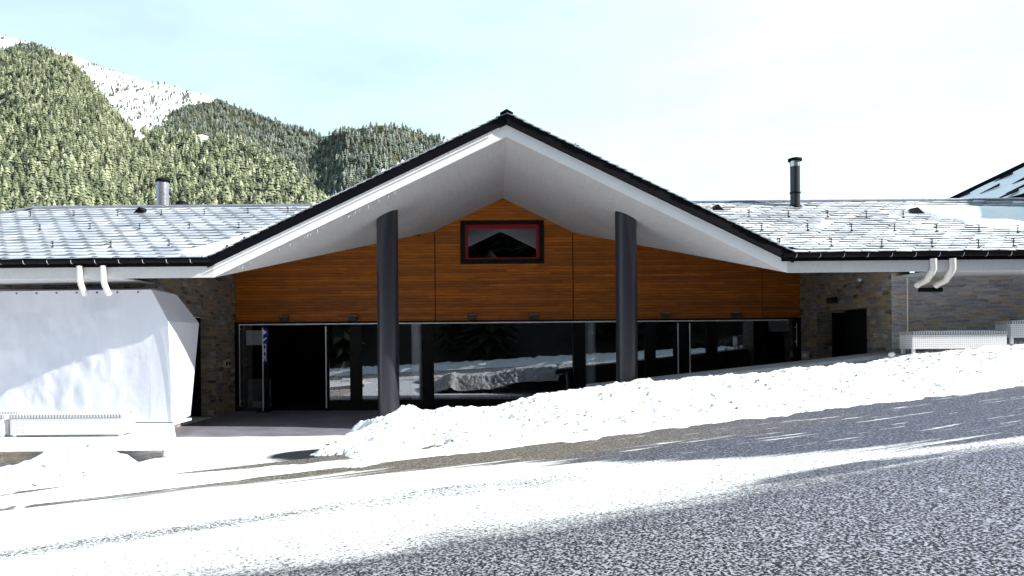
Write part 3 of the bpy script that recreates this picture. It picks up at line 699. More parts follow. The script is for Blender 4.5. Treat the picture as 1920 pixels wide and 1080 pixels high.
# wing roofs: slab, slates
def slates(mb, xa, xb, course, width, inside, shift, dark):
    n = int((YR-YE)/course*1)
    k = 0
    for i in range(n+1):
        yb0 = YE-.03+i*course; yt = yb0+course*1.25
        x = xa-((i*shift) % width)
        while x < xb:
            jx = random.uniform(-.006, .006); w0 = width-.008
            cx_, cy_ = x+w0/2, yb0+course/2
            if inside(cx_, cy_) and yt < YR+.25:
                yt_ = min(yt, YR+.02); l1 = .032+random.uniform(0, .012); l0 = .012; r0 = random.uniform(-.006, .006)
                zb_ = wing_z(yb0)+l1; zt_ = wing_z(yt_)+l0; ofs = random.uniform(-.012, .012)
                p = [(x+jx, yb0+ofs, zb_+r0), (x+jx+w0, yb0+ofs, zb_-r0), (x+jx+w0, yt_, zt_), (x+jx, yt_, zt_)]
                b = len(mb.f)
                q = [(a_, b_, c_-.014) for a_, b_, c_ in p]
                mb.add(p+q, [(0, 1, 2, 3), (4, 5, 1, 0), (5, 6, 2, 1), (7, 4, 0, 3)])
                mb.uv[b] = [(0, 0), (1, 0), (1, 1), (0, 1)]
                dk_ = random.random() < dark
                mb.uv[b+1] = [(0, 0)]*4 if dk_ else [(.6, .8)]*4
                for e_ in (2, 3): mb.uv[b+e_] = [(0, 0)]*4
            x += width
def in_left(X, Y):
    a = AX-X; val = (GT-wing_z(Y))/SL
    return a > val+.16 and X > HX-(YR-Y)-.1
def in_right(X, Y):
    a = X-AX; val = (GT-wing_z(Y))/SR
    return a > val+.12
RX = 14.2
aEl = (GT-ZE)/SL; aEr = (GT-ZE)/SR; aRl = (GT-ZR)/SL; aRr = (GT-ZR)/SR
mb = MB(); mb.prism([(HX-(YR-YE), YE, ZE), (AX-aEl, YE, ZE), (AX-aRl, YR, ZR), (HX, YR, ZR)], (0, 0, -.08))
mb.prism([(HX, YR, ZR), (AX-aRl, YR, ZR), (AX-2.6, YRE, ZRE), (HX-(YR-YE), YRE, ZRE)], (0, 0, -.08))
mb.prism([(HX, YR, ZR), (HX-(YR-YE), YRE, ZRE), (HX-(YR-YE), YE, ZE)], (0, 0, -.08)); mb.build('wing_roof_slab', M['black_metal'], roof)
mb = MB(); mb.prism([(AX+aEr, YE, ZE), (RX, YE, ZE), (RX, YR, ZR), (AX+aRr, YR, ZR)], (0, 0, -.08))
mb.prism([(AX+aRr, YR, ZR), (RX, YR, ZR), (RX, YRE, ZRE), (AX+2.6, YRE, ZRE)], (0, 0, -.08)); mb.build('wing_roof_slab', M['black_metal'], roof)
mb = MB(); slates(mb, -16.3, -1, .20, .44, in_left, .155, .0); mb.build('frosted_slates', M['slate_frosted'], roof, False)
mb = MB(); slates(mb, 1.5, RX-.36, .15, .34, in_right, .20, .45); mb.build('snowy_slates', M['slate_snowy'], roof, False)
mb = MB(); mb.tube([(HX-(YR-YE), YE, ZE+.03), (HX, YR, ZR+.045), (AX-aRl+.3, YR, ZR+.045)], .035, 8); mb.build('ridge_strip', M['chimney_steel'], roof)
mb = MB(); mb.tube([(AX+aRr-.3, YR, ZR+.045), (RX, YR, ZR+.045)], .03, 8); mb.build('ridge_strip', M['chimney_steel'], roof)
# snow lying in the valley beside the left verge
def on_roof(px, py):
    x_, y_ = unroll(px, py); k_ = (CY-y_)/F; Y = (ZE-SW*YE)/(k_-SW); return Vector(((x_-CX)/F*Y, Y, k_*Y))
mb = MB(); ed = [(330, 478), (380, 466), (430, 452), (470, 440), (520, 420), (560, 405), (600, 396), (560, 425), (500, 455), (470, 468), (425, 480), (380, 482)]
P3 = [on_roof(*p)+Vector((0, 0, .045)) for p in ed]; c = sum(P3, Vector())/len(P3)+Vector((0, 0, .05)); mb.add(P3+[c], [(i, (i+1) % len(P3), len(P3)) for i in range(len(P3))], True)
mb.add(P3+[p-Vector((0, 0, .06)) for p in P3], [(i, (i+1) % len(P3), len(P3)+(i+1) % len(P3), len(P3)+i) for i in range(len(P3))])
mb.build('valley_snow', M['snow_clean'], roof)
# wing eaves: fascia, underside, gutters with brackets
for xa, xb, nm in ((-15.6, PL, 0), (PR, RX, 1)):
    mb = MB(); mb.box((xa, YF+.0, EZ), (xb, YF+.05, EZ+.25)); mb.build('eave_fascia', M['board'], B)
    if nm == 0: a_, b_ = xa, XL-.1
    else: a_, b_ = XR+.1, xb
    mb = MB(); mb.box((a_, YF+.05, EZ+.004), (b_, 15.1, EZ+.03)); mb.build('eave_underside', M['soffit'], B)
    gx0, gx1 = (xa, PL-.02) if nm == 0 else (PR-.12, xb)
    mb = MB(); n = 10; prof = [(YF-.075+.07*math.cos(math.pi+math.pi*i/n), EZ+.36-.0+.075*math.sin(math.pi+math.pi*i/n)-.0) for i in range(n+1)]
    vs = [(x, y, z) for x in (gx0, gx1) for y, z in prof]; k_ = n+1
    mb.add(vs, [(i, i+1, k_+i+1, k_+i) for i in range(n)], True)
    mb.prism([(gx0, y, z) for y, z in prof], (.004, 0, 0)); mb.prism([(gx1-.004, y, z) for y, z in prof], (.004, 0, 0))
    mb.box((gx0, YF-.004, EZ+.22), (gx1, YF-.001, EZ+.40))
    gut = mb.build('gutter', M['black_metal'], B)
    x = gx0+.25
    while x < gx1-.1:
        if abs(x) < 11.5:
            mb = MB(); mb.tube([(x, y-.004, z-.004) for y, z in prof], .008, 5); mb.build('gutter_bracket', M['steel'] if nm == 0 else M['chimney_steel'], gut)
        x += .47
# --- columns
for X0, zb in ((-2.34, FL), (2.97, -.98)):
    n = 40; r = .237; mb = MB(); vs = []
    for k_ in range(n):
        a = 2*math.pi*k_/n; x, y = X0+r*math.cos(a), 15.2+r*math.sin(a); vs.append((x, y, zb))
    for k_ in range(n): vs.append((vs[k_][0], vs[k_][1], soff(vs[k_][0])+.01))
    mb.add(vs, [(k_, (k_+1) % n, n+(k_+1) % n, n+k_) for k_ in range(n)], True); mb.build('column', M['column_paint'], B)
# --- stone wings
WY = 14.95
def wallbox(mb, a, b): mb.box(a, b)
# return walls with their openings
for sg, X0, y0, y1 in ((-1, XL, 16.0, 18.05), (1, XR, 15.95, 18.4)):
    X1 = X0+sg*.40; xa, xb = min(X0, X1), max(X0, X1); mb = MB(); zt = .71
    mb.box((xa, WY, FL-.4), (xb, y0, 2.1)); mb.box((xa, y1, FL-.4), (xb, YW+.2, 2.1)); mb.box((xa, y0, zt), (xb, y1, 2.1))
    mb.build('stone_return_wall', M['stone_brown'], B)
    mb = MB(); mb.box((X0+sg*.9, y0-.3, FL-.4), (X0+sg*.95, y1+.3, zt+.3)); mb.box((min(X0+sg*.4, X0+sg*.9), y0-.3, zt+.02), (max(X0+sg*.4, X0+sg*.9), y1+.3, zt+.06)); 
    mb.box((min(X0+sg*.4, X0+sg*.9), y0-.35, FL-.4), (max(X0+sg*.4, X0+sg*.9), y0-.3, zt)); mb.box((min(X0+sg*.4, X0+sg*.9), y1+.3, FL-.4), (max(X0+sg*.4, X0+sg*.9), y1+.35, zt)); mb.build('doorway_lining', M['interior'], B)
mb = MB(); mb.box((-15.2, WY, -2.6), (XL-.402, WY+.35, EZ+.1)); mb.build('stone_wall', M['stone_brown'], B)
mb = MB(); mb.box((XR+.402, WY-.004, -2.6), (14.1, WY+.35, EZ+.1)); mb.box((XR-.004, WY-.006, -2.6), (XR+.402, WY-.001, EZ+.1)); mb.build('stone_wall', M['stone_grey'], B)
for a_, b_ in (((-15.2, WY+.35, -2.6), (-14.85, 23.5, 1.7)), ((13.75, WY+.35, -2.6), (14.1, 23.5, 1.7)), ((-15.2, 27.2, -2.6), (14.1, 27.5, 2.2))):
    mb = MB(); mb.box(a_, b_); mb.build('rear_wall', M['stone_brown'], B)
# thin white joint pipe on right wall
p = at(1701, 515, WY-.03); mb = MB(); mb.tube([(p.x, WY-.03, EZ), (p.x, WY-.03, -.3)], .016, 8); mb.build('conduit', M['pipe_white'], B)
# --- downpipes
for px in (155, 199):
    X0 = (px-CX)/F*13.6; mb = MB()
    mb.tube([(X0, 13.50, 1.56), (X0, 13.50, 1.30), (X0+.005, 13.53, 1.20), (X0+.015, 13.60, 1.08), (X0+.02, 13.66, 1.01)], [.055, .055, .056, .058, .060], 16); mb.build('downpipe', M['pipe_white'], B)
for px in (1750, 1786):
    q = at(px, 490, 13.5); e_ = at(px-27, 533, 14.1); mb = MB()
    mb.tube([(q.x, 13.5, 1.56), (q.x, 13.5, 1.36), (q.x-.02, 13.53, 1.28), (e_.x+.06, 13.95, e_.z+.07), (e_.x-.0, 14.10, e_.z+.01), (e_.x-.02, 14.16, e_.z-.03)], [.06, .06, .062, .062, .062, .062], 16); mb.build('downpipe', M['pipe_white'], B)
p = at(1742, 543, WY); mb = MB(); mb.box((p.x-.25, WY-.03, p.z-.05), (p.x+.28, WY-.008, p.z+.04)); mb.build('wall_slot', M['frame_dark'], B)
# --- glass front
G = empty('glass_front', (0, YW, FL)); G.parent = B
def gpart(mb, name, mat): 
    o = mb.build(name, mat, G); o.location = (0, -YW, -FL); return o
def XW(px): return (px-CX)/F*YW
mb = MB(); mb.box((XL, YW-.06, .555), (XR, YW+.14, .598)); gpart(mb, 'head_beam', M['frame_dark'])
mb = MB(); mb.box((XW(449), YW-.10, .515), (XW(1475), YW-.062, .548)); gpart(mb, 'white_trim', M['white_metal'])
mb = MB(); mb.box((XW(450), YW-.02, FL), (XR, YW+.10, FL+.29)); 
mb.v = mb.v; 
for p_ in mb.v: pass
mb2 = MB(); mb2.box((XW(616), YW-.02, FL), (XR, YW+.08, FL+.30)); gpart(mb2, 'bottom_rail', M['frame_dark'])
for a_, b_ in ((438, 449), (494, 502), (608, 615), (655, 677), (792, 812), (1074, 1096), (1208, 1228), (1262, 1292), (1323, 1344), (1488, 1501)):
    mb = MB(); mb.bbox((XW(a_), YW-.03, FL), (XW(b_), YW+.09, .55), .008); gpart(mb, 'mullion', M['frame_dark'])
for a_, b_ in ((449, 494), (616, 655), (677, 792), (812, 1074), (1096, 1208), (1228, 1262), (1292, 1323), (1344, 1488)):
    mb = MB(); z_ = FL if a_ < 600 else FL+.30; t_ = random.uniform(-.002, .002)
    mb.prism([(XW(a_), YW+.03+t_, z_), (XW(b_), YW+.03-t_, z_), (XW(b_), YW+.03-t_, .55), (XW(a_), YW+.03+t_, .55)], (0, .012, 0)); gpart(mb, 'glass_pane', M['glass'])
for px, pa, pb_ in ((451, 609, 762), (612, 612, 764), (1268, 606, 716), (1290, 606, 716), (1489, 606, 650)):
    X0 = XW(px); z0_, z1_ = at(px, pb_, YW).z, at(px, pa, YW).z; mb = MB(); rr_ = .018 if px not in (451, 1489) else .009
    mb.tube([(X0, YW-.13, z0_), (X0, YW-.13, z1_)], rr_, 10)
    for zz in (z0_+.15, z1_-.12): mb.tube([(X0, YW-.13, zz), (X0, YW-.02, zz)], .010, 8)
    gpart(mb, 'door_handle', M['white_metal'])
# interior shell, inner columns
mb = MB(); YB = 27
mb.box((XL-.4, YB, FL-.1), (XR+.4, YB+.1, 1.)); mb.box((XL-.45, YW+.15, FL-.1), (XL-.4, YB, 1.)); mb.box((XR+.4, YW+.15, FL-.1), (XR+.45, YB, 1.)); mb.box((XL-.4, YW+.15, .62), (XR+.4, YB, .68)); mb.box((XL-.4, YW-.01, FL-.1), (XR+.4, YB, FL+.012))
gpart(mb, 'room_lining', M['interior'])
for X0 in (-2.21, 2.79):
    mb = MB(); mb.lathe([(.165, 0), (.165, 2.56)], (X0, 19.78, FL), 28); gpart(mb, 'inner_column', M['inner_column'])
mb = MB(); mb.box((XW(455)-.1, YW+.5, -.05), (XW(485)+.0, YW+.6, .38)); gpart(mb, 'grey_panel', M['inner_column'])
mb = MB(); mb.box((XW(457)-.1, YW+.5, FL+.06), (XW(487)+.0, YW+.9, -1.05)); gpart(mb, 'cabinet', M['concrete'])
p = at(1462, 611, YW+.9); mb = MB(); mb.box((p.x-.32, YW+.9, p.z-.17), (p.x+.28, YW+.95, p.z+.15)); gpart(mb, 'grey_panel', M['inner_column'])
# --- chimneys, vents, snow guards on the roofs
p = at(300, 383, 17.45); mb = MB(); mb.lathe([(.145, -.3), (.145, .60)], (p.x, 17.6, p.z), 24); ch = mb.build('chimney', M['chimney_steel'], roof)
mb = MB(); mb.lathe([(.146, .60), (.175, .60), (.175, .655), (.12, .70), (0, .70)], (p.x, 17.6, p.z), 24); mb.build('chimney_cap', M['black_metal'], ch)
p = at(337, 381, 17.5); mb = MB(); mb.lathe([(.15, -.2), (.15, .03), (.10, .07), (0, .085)], (p.x, 17.6, p.z), 20); mb.build('roof_vent', M['black_metal'], roof)
p = at(1491, 387, 16.9); mb = MB(); mb.lathe([(.115, -.35), (.115, .98)], (p.x, 16.9, p.z), 24); ch = mb.build('chimney', M['column_paint'], roof)
mb = MB(); mb.lathe([(.119, .98), (.119, 1.12)], (p.x, 16.9, p.z), 24); mb.build('steel_ring', M['steel'], ch)
mb = MB(); mb.lathe([(.115, 1.12), (.165, 1.12), (.165, 1.18), (.06, 1.21), (0, 1.21)], (p.x, 16.9, p.z), 24); mb.build('chimney_cap', M['black_metal'], ch); mb = MB(); mb.lathe([(.112, .32), (.13, .32), (.13, .35), (.112, .35)], (p.x, 16.9, p.z), 24); mb.build('band', M['black_metal'], ch)
mb = MB(); mb.lathe([(.21, -.1), (.14, .04)], (p.x, 16.9, p.z-.02), 20); mb.build('flashing', M['black_metal'], ch)
for px, py in ((261, 402), (1347, 397), (1722, 403)):
    p = on_roof(px, py); mb = MB()
    mb.prism([(p.x-.15, p.y, p.z+.03), (p.x+.15, p.y, p.z+.03), (p.x-.01, p.y, p.z+.19)], (0, .38, 0.02)); mb.build('roof_vent', M['black_metal'], roof)
mb = MB(); mb.tube([(0, 0, 0), (0, -.02, .15)], .009, 6); mb.tube([(-.05, -.02, .145), (.02, -.02, .145)], .009, 6); mb.tube([(-.045, -.015, .09), (.02, -.015, .09)], .008, 6); mb.box((-.02, -.06, -.01), (.02, .25, .004))
gd = mb.build('snow_guard', M['black_metal'], roof)
spots = [(1404, 408), (1478, 409), (1551, 409), (1624, 410), (1693, 410), (1428, 434), (1514, 434), (1596, 435), (1677, 435), (1755, 436), (1835, 437), (1908, 438), (1461, 464), (1558, 464), (1653, 465), (1747, 465), (1834, 466), (1900, 464),
         (57, 408), (139, 407), (221, 406), (303, 405), (383, 404), (465, 402), (540, 400), (-20, 431), (75, 433), (169, 431), (262, 431), (355, 430), (448, 429), (-8, 466), (99, 466), (208, 465), (317, 463)]
for i, (px, py) in enumerate(spots):
    o = gd if i == 0 else gd.copy()
    if i: COL.objects.link(o)
    o.parent = roof; o.location = on_roof(px, py)+Vector((0, 0, .03)); o.rotation_euler = (R(-4), 0, R(random.uniform(-8, 8))); s_ = 1.0 if px > 1000 else .8; o.scale = (s_, s_, s_)
# icicles and hoar frost along the left fascia foot
for i in range(34):
    t_ = random.uniform(.05, .62) if i > 8 else random.uniform(.3, .5); X0 = PL+(AX-PL)*t_; l_ = random.uniform(.03, .11)
    mb = MB(); z_ = soff(X0)+.006; mb.tube([(X0, YF+.06+random.uniform(0, .1), z_), (X0+.004, YF+.06, z_-l_*.6), (X0+.004, YF+.06, z_-l_)], [.009, .005, .001], 6); mb.build('icicle', M['snow_clean'], B)

# snow patch on the right roof
mb = MB(); ed = [(1675, 391), (1700, 396), (1740, 404), (1756, 411), (1790, 416), (1812, 424), (1850, 430), (1900, 433), (1960, 434), (1960, 392), (1850, 389), (1760, 388), (1700, 388)]
P3 = [on_roof(*p)+Vector((0, 0, .04)) for p in ed]; n = len(P3); c = sum(P3, Vector())/n
vs = []; rings = [0, .12, .3, .6, 1]
for q in rings:
    for p in P3:
        z_ = .14*(1-(1-q)**2)+.03*noise.noise(p*1.7+Vector((q*3, 0, 0))); vs.append(p.lerp(c, q*.98)+Vector((0, 0, z_ if q else -.05)))
mb.add(vs, [(r_*n+i, r_*n+(i+1) % n, (r_+1)*n+(i+1) % n, (r_+1)*n+i) for r_ in range(len(rings)-1) for i in range(n)], True)
tag(mb.build('snow_drift', M['snow_clean']), 'thick smooth snow patch left on the right roof below the neighbouring roof', 'snow drift')

# ---------------------------------------------------------------- neighbouring house behind right
N = empty('neighbour_house', (18, 20, 0), 'neighbouring house with steep snowy roof rising behind the right wing', 'building')
def npart(mb, name, mat, par=N, rc=True):
    o = mb.build(name, mat, par, rc)
    if par == N: o.location = (-18, -20, 0)
    return o
NX0, NZ0, NS, NY0, NY1, NXR = 14.55, 3.90, .465, 16.4, 25.1, 22.05
mb = MB(); zr = NZ0+NS*(NXR-NX0)
mb.prism([(NX0, NY0, NZ0), (NX0, NY1, NZ0), (NXR, NY1, zr), (NXR, NY0, zr)], (0, 0, -.16)); npart(mb, 'roof', M['black_metal'])
mb = MB(); mb.prism([(NX0-.02, NY1-.02, NZ0-.05), (NXR, NY1-.02, zr-.05), (NXR, NY1-.02, zr+.19), (NX0-.02, NY1-.02, NZ0+.16)], (0, .06, 0)); npart(mb, 'rake_board', M['black_metal'])
def nfn(a, b):
    X = NX0+.04+(NXR-NX0)*a; Y = NY0+.05+(NY1-NY0-.12)*b; z = NZ0+NS*(X-NX0)+.06+.03*fbm(X, Y)
    e_ = min(a, b, 1-b); 
    if e_ < .02: z -= .05
    return (X, Y, z)
o = grid('roof_snow', 50, 60, nfn, M['snow_clean'], N); o.location = (-18, -20, 0)
for (px, py, w_) in ((1815, 366, .7), (1870, 352, .8), (1895, 330, .8), (1858, 383, .5), (1905, 362, .9), (1925, 336, .6), (1925, 350, .8)):
    x_, y_ = unroll(px, py); kx, kz = (x_-CX)/F, (CY-y_)/F; Y = (NZ0-NS*NX0+.06)/(kz-NS*kx); X = kx*Y
    mb = MB(); mb.prism([(X-.35*w_, Y+.5*w_, NZ0+NS*(X-.35*w_-NX0)+.075), (X-.02, Y-.12, NZ0+NS*(X-NX0)+.085), (X+.05, Y-.05, NZ0+NS*(X+.05-NX0)+.16), (X+.02, Y+.12, NZ0+NS*(X-NX0)+.10)], (0, .03, .02)); npart(mb, 'snow_guard', M['black_metal'])
mb = MB(); mb.prism([(15.2, 17.0, -2.5), (22.05, 17.0, -2.5), (22.05, 17.0, zr-.2), (15.2, 17.0, NZ0+.1)], (0, NY1-.5-17, 0)); npart(mb, 'wall', M['dark_wood'])
TB = empty('shade_block', (24.7, 20, 0), 'tall grey block added out of view to shade the neighbouring snowy roof', 'building')  # added unseen block, put here only to cast shade on the right roofs
mb = MB(); mb.box((-2.6, -8.0, -3), (6, 6.3, 10.6)); mb.build('wall', M['grey_render'], TB)
mb = MB(); mb.box((-2.7, -8.1, 10.6), (6.1, 6.4, 10.8)); mb.build('roof', M['black_metal'], TB)
for yy in (-4.5, -1.5, 1.5, 4.2):
    for zz in (0, 3, 6.2):
        mb = MB(); mb.box((-2.66, yy-3.0, zz+.5), (-2.61, yy-2.2, zz+1.8)); mb.build('window', M['window_glass'], TB)

# ---------------------------------------------------------------- terrace, tarpaulin, benches
TZ = -1.62
mb = MB(); mb.prism([(-16, 10.72, TZ-.045), (-4.97, 10.72, TZ-.045), (-6.62, 14.1, TZ-.045), (-6.62, 14.94, TZ-.045), (-16, 14.94, TZ-.045)], (0, 0, .045)); tag(mb.build('terrace', M['snow_clean']), kind='structure')
mb = MB(); mb.prism([(-16, 10.88, -2.3), (-5.3, 10.88, -2.3), (-6.7, 14.1, -2.3), (-16, 14.1, -2.3)], (0, 0, 2.3+TZ-.049)); tag(mb.build('retaining_wall', M['stone_grey']), 'low stone retaining wall under the snowy terrace edge at left', 'wall')
# tarpaulin over a frame against the left wing
F0 = at(-420, 800, 14.15); 
def tp(px, py, Y): return at(px, py, Y)
f1_, f2_, f3_ = tp(325, 797, 13.98), tp(316, 603, 13.98), tp(284, 543, 14.10)
g1, g2, g3 = tp(357, 785, 15.25), tp(373, 606, 15.15), tp(331, 553, 14.8)
f1_.z = g1.z = TZ+.02
lt, lb = Vector((-13, 14.86, f3_.z+.05)), Vector((-13, 14.84, TZ+.02)); bt = Vector((-13, 14.93, f3_.z+.1)); bt2 = Vector((-7.38, 14.93, f3_.z+.1))
def patch(vs, fs, a, b, c_, d, nu, nv, amp, seed):
    b0 = len(vs); nrm = (b-a).cross(d-a).normalized()
    for j in range(nv+1):
        for i in range(nu+1):
            u, v = i/nu, j/nv; p = (a.lerp(b, u)).lerp(d.lerp(c_, u), v); e_ = min(1, 6*min(u, 1-u), 6*min(v, 1-v)) if amp else 0
            hz = fbm(p.x*.7+seed, p.z*.5, p.y*.4, 4)*amp+amp*.35*math.sin((p.x+p.y)*2.6+.8*math.sin(p.z*2))*(.3+.7*v)
            vs.append(p-nrm*hz*e_)
    fs += [(b0+j*(nu+1)+i, b0+j*(nu+1)+i+1, b0+(j+1)*(nu+1)+i+1, b0+(j+1)*(nu+1)+i) for j in range(nv) for i in range(nu)]
vs, fs = [], []
mL = Vector((f3_.x, 14.03, TZ+.02))
patch(vs, fs, lb, mL, f3_, lt, 140, 60, .085, 0)
patch(vs, fs, mL, f1_, f2_, f3_, 14, 50, .0, 0)
patch(vs, fs, f2_, g2, g3, f3_, 8, 8, .0, 0)
patch(vs, fs, f1_, g1, g2, f2_, 16, 40, .02, 4)
mb = MB(); mb.add(vs, fs, True); mb.add([f3_, g3, bt2, bt, lt], [(0, 1, 2, 3, 4)])
tpo = empty('tarpaulin_cover', (-9, 14.15, TZ), 'big white tarpaulin screen with folded right side covering the left terrace', 'tarpaulin')
o = mb.build('sheet', M['tarp'], tpo, False); o.location = (9, -14.15, -TZ)
mb = MB(); mb.tube([f3_+Vector((0, -.012, 0)), (f2_+Vector((0, -.015, 0))), f1_+Vector((0, -.015, 0))], .008, 6); o = mb.build('hem', M['tarp'], tpo); o.location = (9, -14.15, -TZ)
for i in range(12):
    x = -12.4+i*.46; t_ = (x+13)/(f3_.x+13); q = lt.lerp(f3_, t_)+Vector((0, -.03, -.05)); mb2 = MB(); mb2.tube([q, q+Vector((0, .04, 0))], .014, 8); o = mb2.build('eyelet', M['frame_dark'], tpo); o.location = (9, -14.15, -TZ)
# benches
def bench(loc, lab, L_=1.95, H=.46):
    b = empty('perforated_bench', loc, lab, 'bench', 'white perforated metal benches')
    mb = MB(); mb.box((0, 0, H-.03), (L_, .46, H-.026)); mb.build('seat', M['perforated'], b)
    mb = MB(); mb.box((.0, .0, .10), (L_, .004, H-.07)); mb.build('front_panel', M['perforated'], b)
    mb = MB(); mb.box((.0, .456, .10), (L_, .46, H-.07)); mb.build('rear_panel', M['perforated'], b)
    for x in (0, L_-.004):
        mb = MB(); mb.box((x, .006, .10), (x+.004, .454, H-.07)); mb.build('end_panel', M['perforated'], b)
    mb = MB()
    for a_, c_ in (((-.012, -.012, H-.06), (L_+.012, .0, H)), ((-.012, .46, H-.07), (L_+.012, .472, H)), ((-.012, .0, H-.07), (.0, .46, H)), ((L_, .0, H-.07), (L_+.012, .46, H))): mb.box(a_, c_)
    mb.build('rim', M['perforated_rim'], b)
    for x in (.02, L_-.08):
        for y in (.03, .38):
            mb = MB(); mb.bbox((x, y, -.02), (x+.06, y+.06, .12), .006); mb.build('leg', M['white_metal'], b)
    return b
zt = at(1708, 622, 14.12).z
b1 = bench((8.67, 14.12, zt-.46), 'white perforated bench half buried in snow beside the right stone corner')
def another(loc, lab):
    c_ = copy_tree(b1); c_.location = loc; c_['label'] = lab; return c_
b2 = another((10.75, 14.17, zt-.46+.21), 'higher white perforated bench at the right edge of the photo')
b3 = another((-8.50, 12.0, TZ-.06), 'white perforated bench in front of the tarpaulin, snow caked')
b4 = another((-10.58, 12.0, TZ-.06), 'white perforated bench cut by the left edge of the photo')
# snow on the benches
for bx, by, bz, lab in ((8.67, 14.12, zt, 'snow slab lying on the bench beside the right stone corner'), (10.75, 14.17, zt+.21, 'snow slab lying on the bench at the right edge'), (-8.5, 12.0, TZ+.40, 'snow slab lying on the bench in front of the tarpaulin')):
    def sfn(a, b): 
        X = bx+.03+1.89*a; Y = by+.02+.42*b; e_ = min(a*8, (1-a)*8, b*4, (1-b)*4, 1)
        return (X, Y, bz-.02+.035*math.sqrt(max(0, e_))+.012*noise.noise(Vector((X*3, Y*3, 0))))
    tag(grid('snow_slab', 40, 10, sfn, M['snow_clean']), lab, 'snow')

# ---------------------------------------------------------------- concrete ledge carrying the right column
mb = MB()
def ledge_z(X): return -.985+.1005*(X-2.2)
xs = [2.42+i*.33 for i in range(20)]; xs[-1] = 8.69
prof = lambda X: [(14.62, ledge_z(X)-.16), (14.56, ledge_z(X)-.12), (14.545, ledge_z(X)-.06), (14.57, ledge_z(X)-.015), (14.63, ledge_z(X)), (15.58, ledge_z(X)+.0), (15.58, ledge_z(X)-.16)]
vs = []; 
for i, X in enumerate(xs):
    for k_, (y, z) in enumerate(prof(X)):
        sh = -.30*((y-14.55)/1.0) if i == 0 else 0
        vs.append((X+sh, y, z+sh*.1))
n = 7; fs = [(i*n+k_, i*n+(k_+1) % n, (i+1)*n+(k_+1) % n, (i+1)*n+k_) for i in range(len(xs)-1) for k_ in range(n)]
mb.add(vs, fs, True); mb.add(vs[:n], [list(range(n))]); mb.add(vs[-n:], [list(range(n))]); mb.smooth = set()
LG = empty('concrete_ledge', (2.4, 14.6, -1.9), 'sloping grey concrete ledge under the right column, rising right along the bank', 'ledge')
o = mb.build('coping', M['concrete'], LG); o.location = (-2.4, -14.6, 1.9)
mb = MB(); mb.prism([(2.55, 14.8, FL-.2), (8.69, 14.8, FL-.2), (8.69, 14.8, ledge_z(8.69)-.17), (2.55, 14.8, ledge_z(2.55)-.17)], (0, .70, 0)); o = mb.build('support_wall', M['concrete'], LG); o.location = (-2.4, -14.6, 1.9)
p = at(1158, 738, 13.85); mb = MB(); mb.prism([(p.x-.07, p.y, p.z-.25), (p.x+.03, p.y-.03, p.z-.25), (p.x+.035, p.y-.03, p.z+.055), (p.x-.075, p.y, p.z+.11)], (.05, .10, 0))
tag(mb.build('metal_stub', M['black_metal']), 'black metal stub poking out of the snow under the ledge tip', 'post')

# ---------------------------------------------------------------- small things
LAMPS = [(535, 'leftmost of the six box wall lamps, over the blue banner'), (663, 'box wall lamp just left of the left column'), (885, 'box wall lamp below the left end of the gable window'),
         (1001, 'box wall lamp below the right end of the gable window'), (1247, 'box wall lamp just right of the right column'), (1377, 'rightmost of the six box wall lamps')]
first = None
for px, lab in LAMPS:
    p = at(px, 599, YW)
    if first is None:
        first = empty('wall_lamp', (p.x, YW, .60), 'dark '+lab, 'lamp', 'box lamps along the foot of the wood cladding')
        mb = MB(); mb.bbox((-.115, -.20, .02), (.115, -.06, .155), .01); mb.build('housing', M['lamp_body'], first)
        mb = MB(); mb.box((-.05, -.06, .05), (.05, .0, .11)); mb.build('bracket', M['black_metal'], first)
        mb = MB(); mb.box((-.10, -.19, .155), (.10, -.07, .16)); mb.build('lens', M['inner_column'], first)
    else:
        c_ = copy_tree(first); c_.location = (p.x, YW, .60); c_['label'] = 'dark '+lab
p = at(427, 682, 18.5); mb = MB()
sw = empty('switch_box', (XL, 18.75, p.z), 'beige electrical switch box on the left stone pier', 'switch box')
mb.bbox((0, -.22, -.11), (.05, .22, .11), .008); mb.build('housing', M['beige_plastic'], sw)
for k_ in (-.1, .1):
    mb = MB(); mb.bbox((.05, k_-.05, -.05), (.062, k_+.05, .05), .004); mb.build('button', M['frame_dark'], sw)
p = at(1508, 666, 19.0); sw2 = empty('notice_box', (XR, 19.05, p.z), 'small beige box low on the right stone wall', 'box')
mb = MB(); mb.bbox((-.05, -.2, -.11), (0, .2, .11), .008); mb.build('housing', M['beige_plastic'], sw2); mb = MB(); mb.box((-.054, -.12, -.04), (-.051, .12, .04)); mb.build('plate', M['inner_column'], sw2)
YS = XR*F/(1563-CX); p = at(1563, 563, YS); vb = empty('wall_vent', (XR, YS, p.z), 'dark box vent on the right stone wall above the doorway', 'vent')
mb = MB(); mb.bbox((-.10, -.2, -.07), (0, .2, .07), .008); mb.build('housing', M['frame_dark'], vb)
for k_ in range(3):
    mb = MB(); mb.box((-.106, -.18, -.05+.04*k_), (-.101, .18, -.03+.04*k_)); mb.build('slat', M['lamp_body'], vb)
YS = XR*F/(1617-CX); p = at(1617, 524, YS); cm = empty('camera_dome', (XR, YS, p.z), 'tiny white lamp under the eave on the right stone wall', 'lamp')
mb = MB(); mb.lathe([(.0, -.05), (.04, -.04), (.05, 0), (.03, .03), (0, .035)], (-.06, 0, 0), 16); mb.build('dome', M['white_metal'], cm); mb = MB(); mb.tube([(-.06, 0, .02), (0, 0, .03)], .012, 8); mb.build('bracket', M['white_metal'], cm)
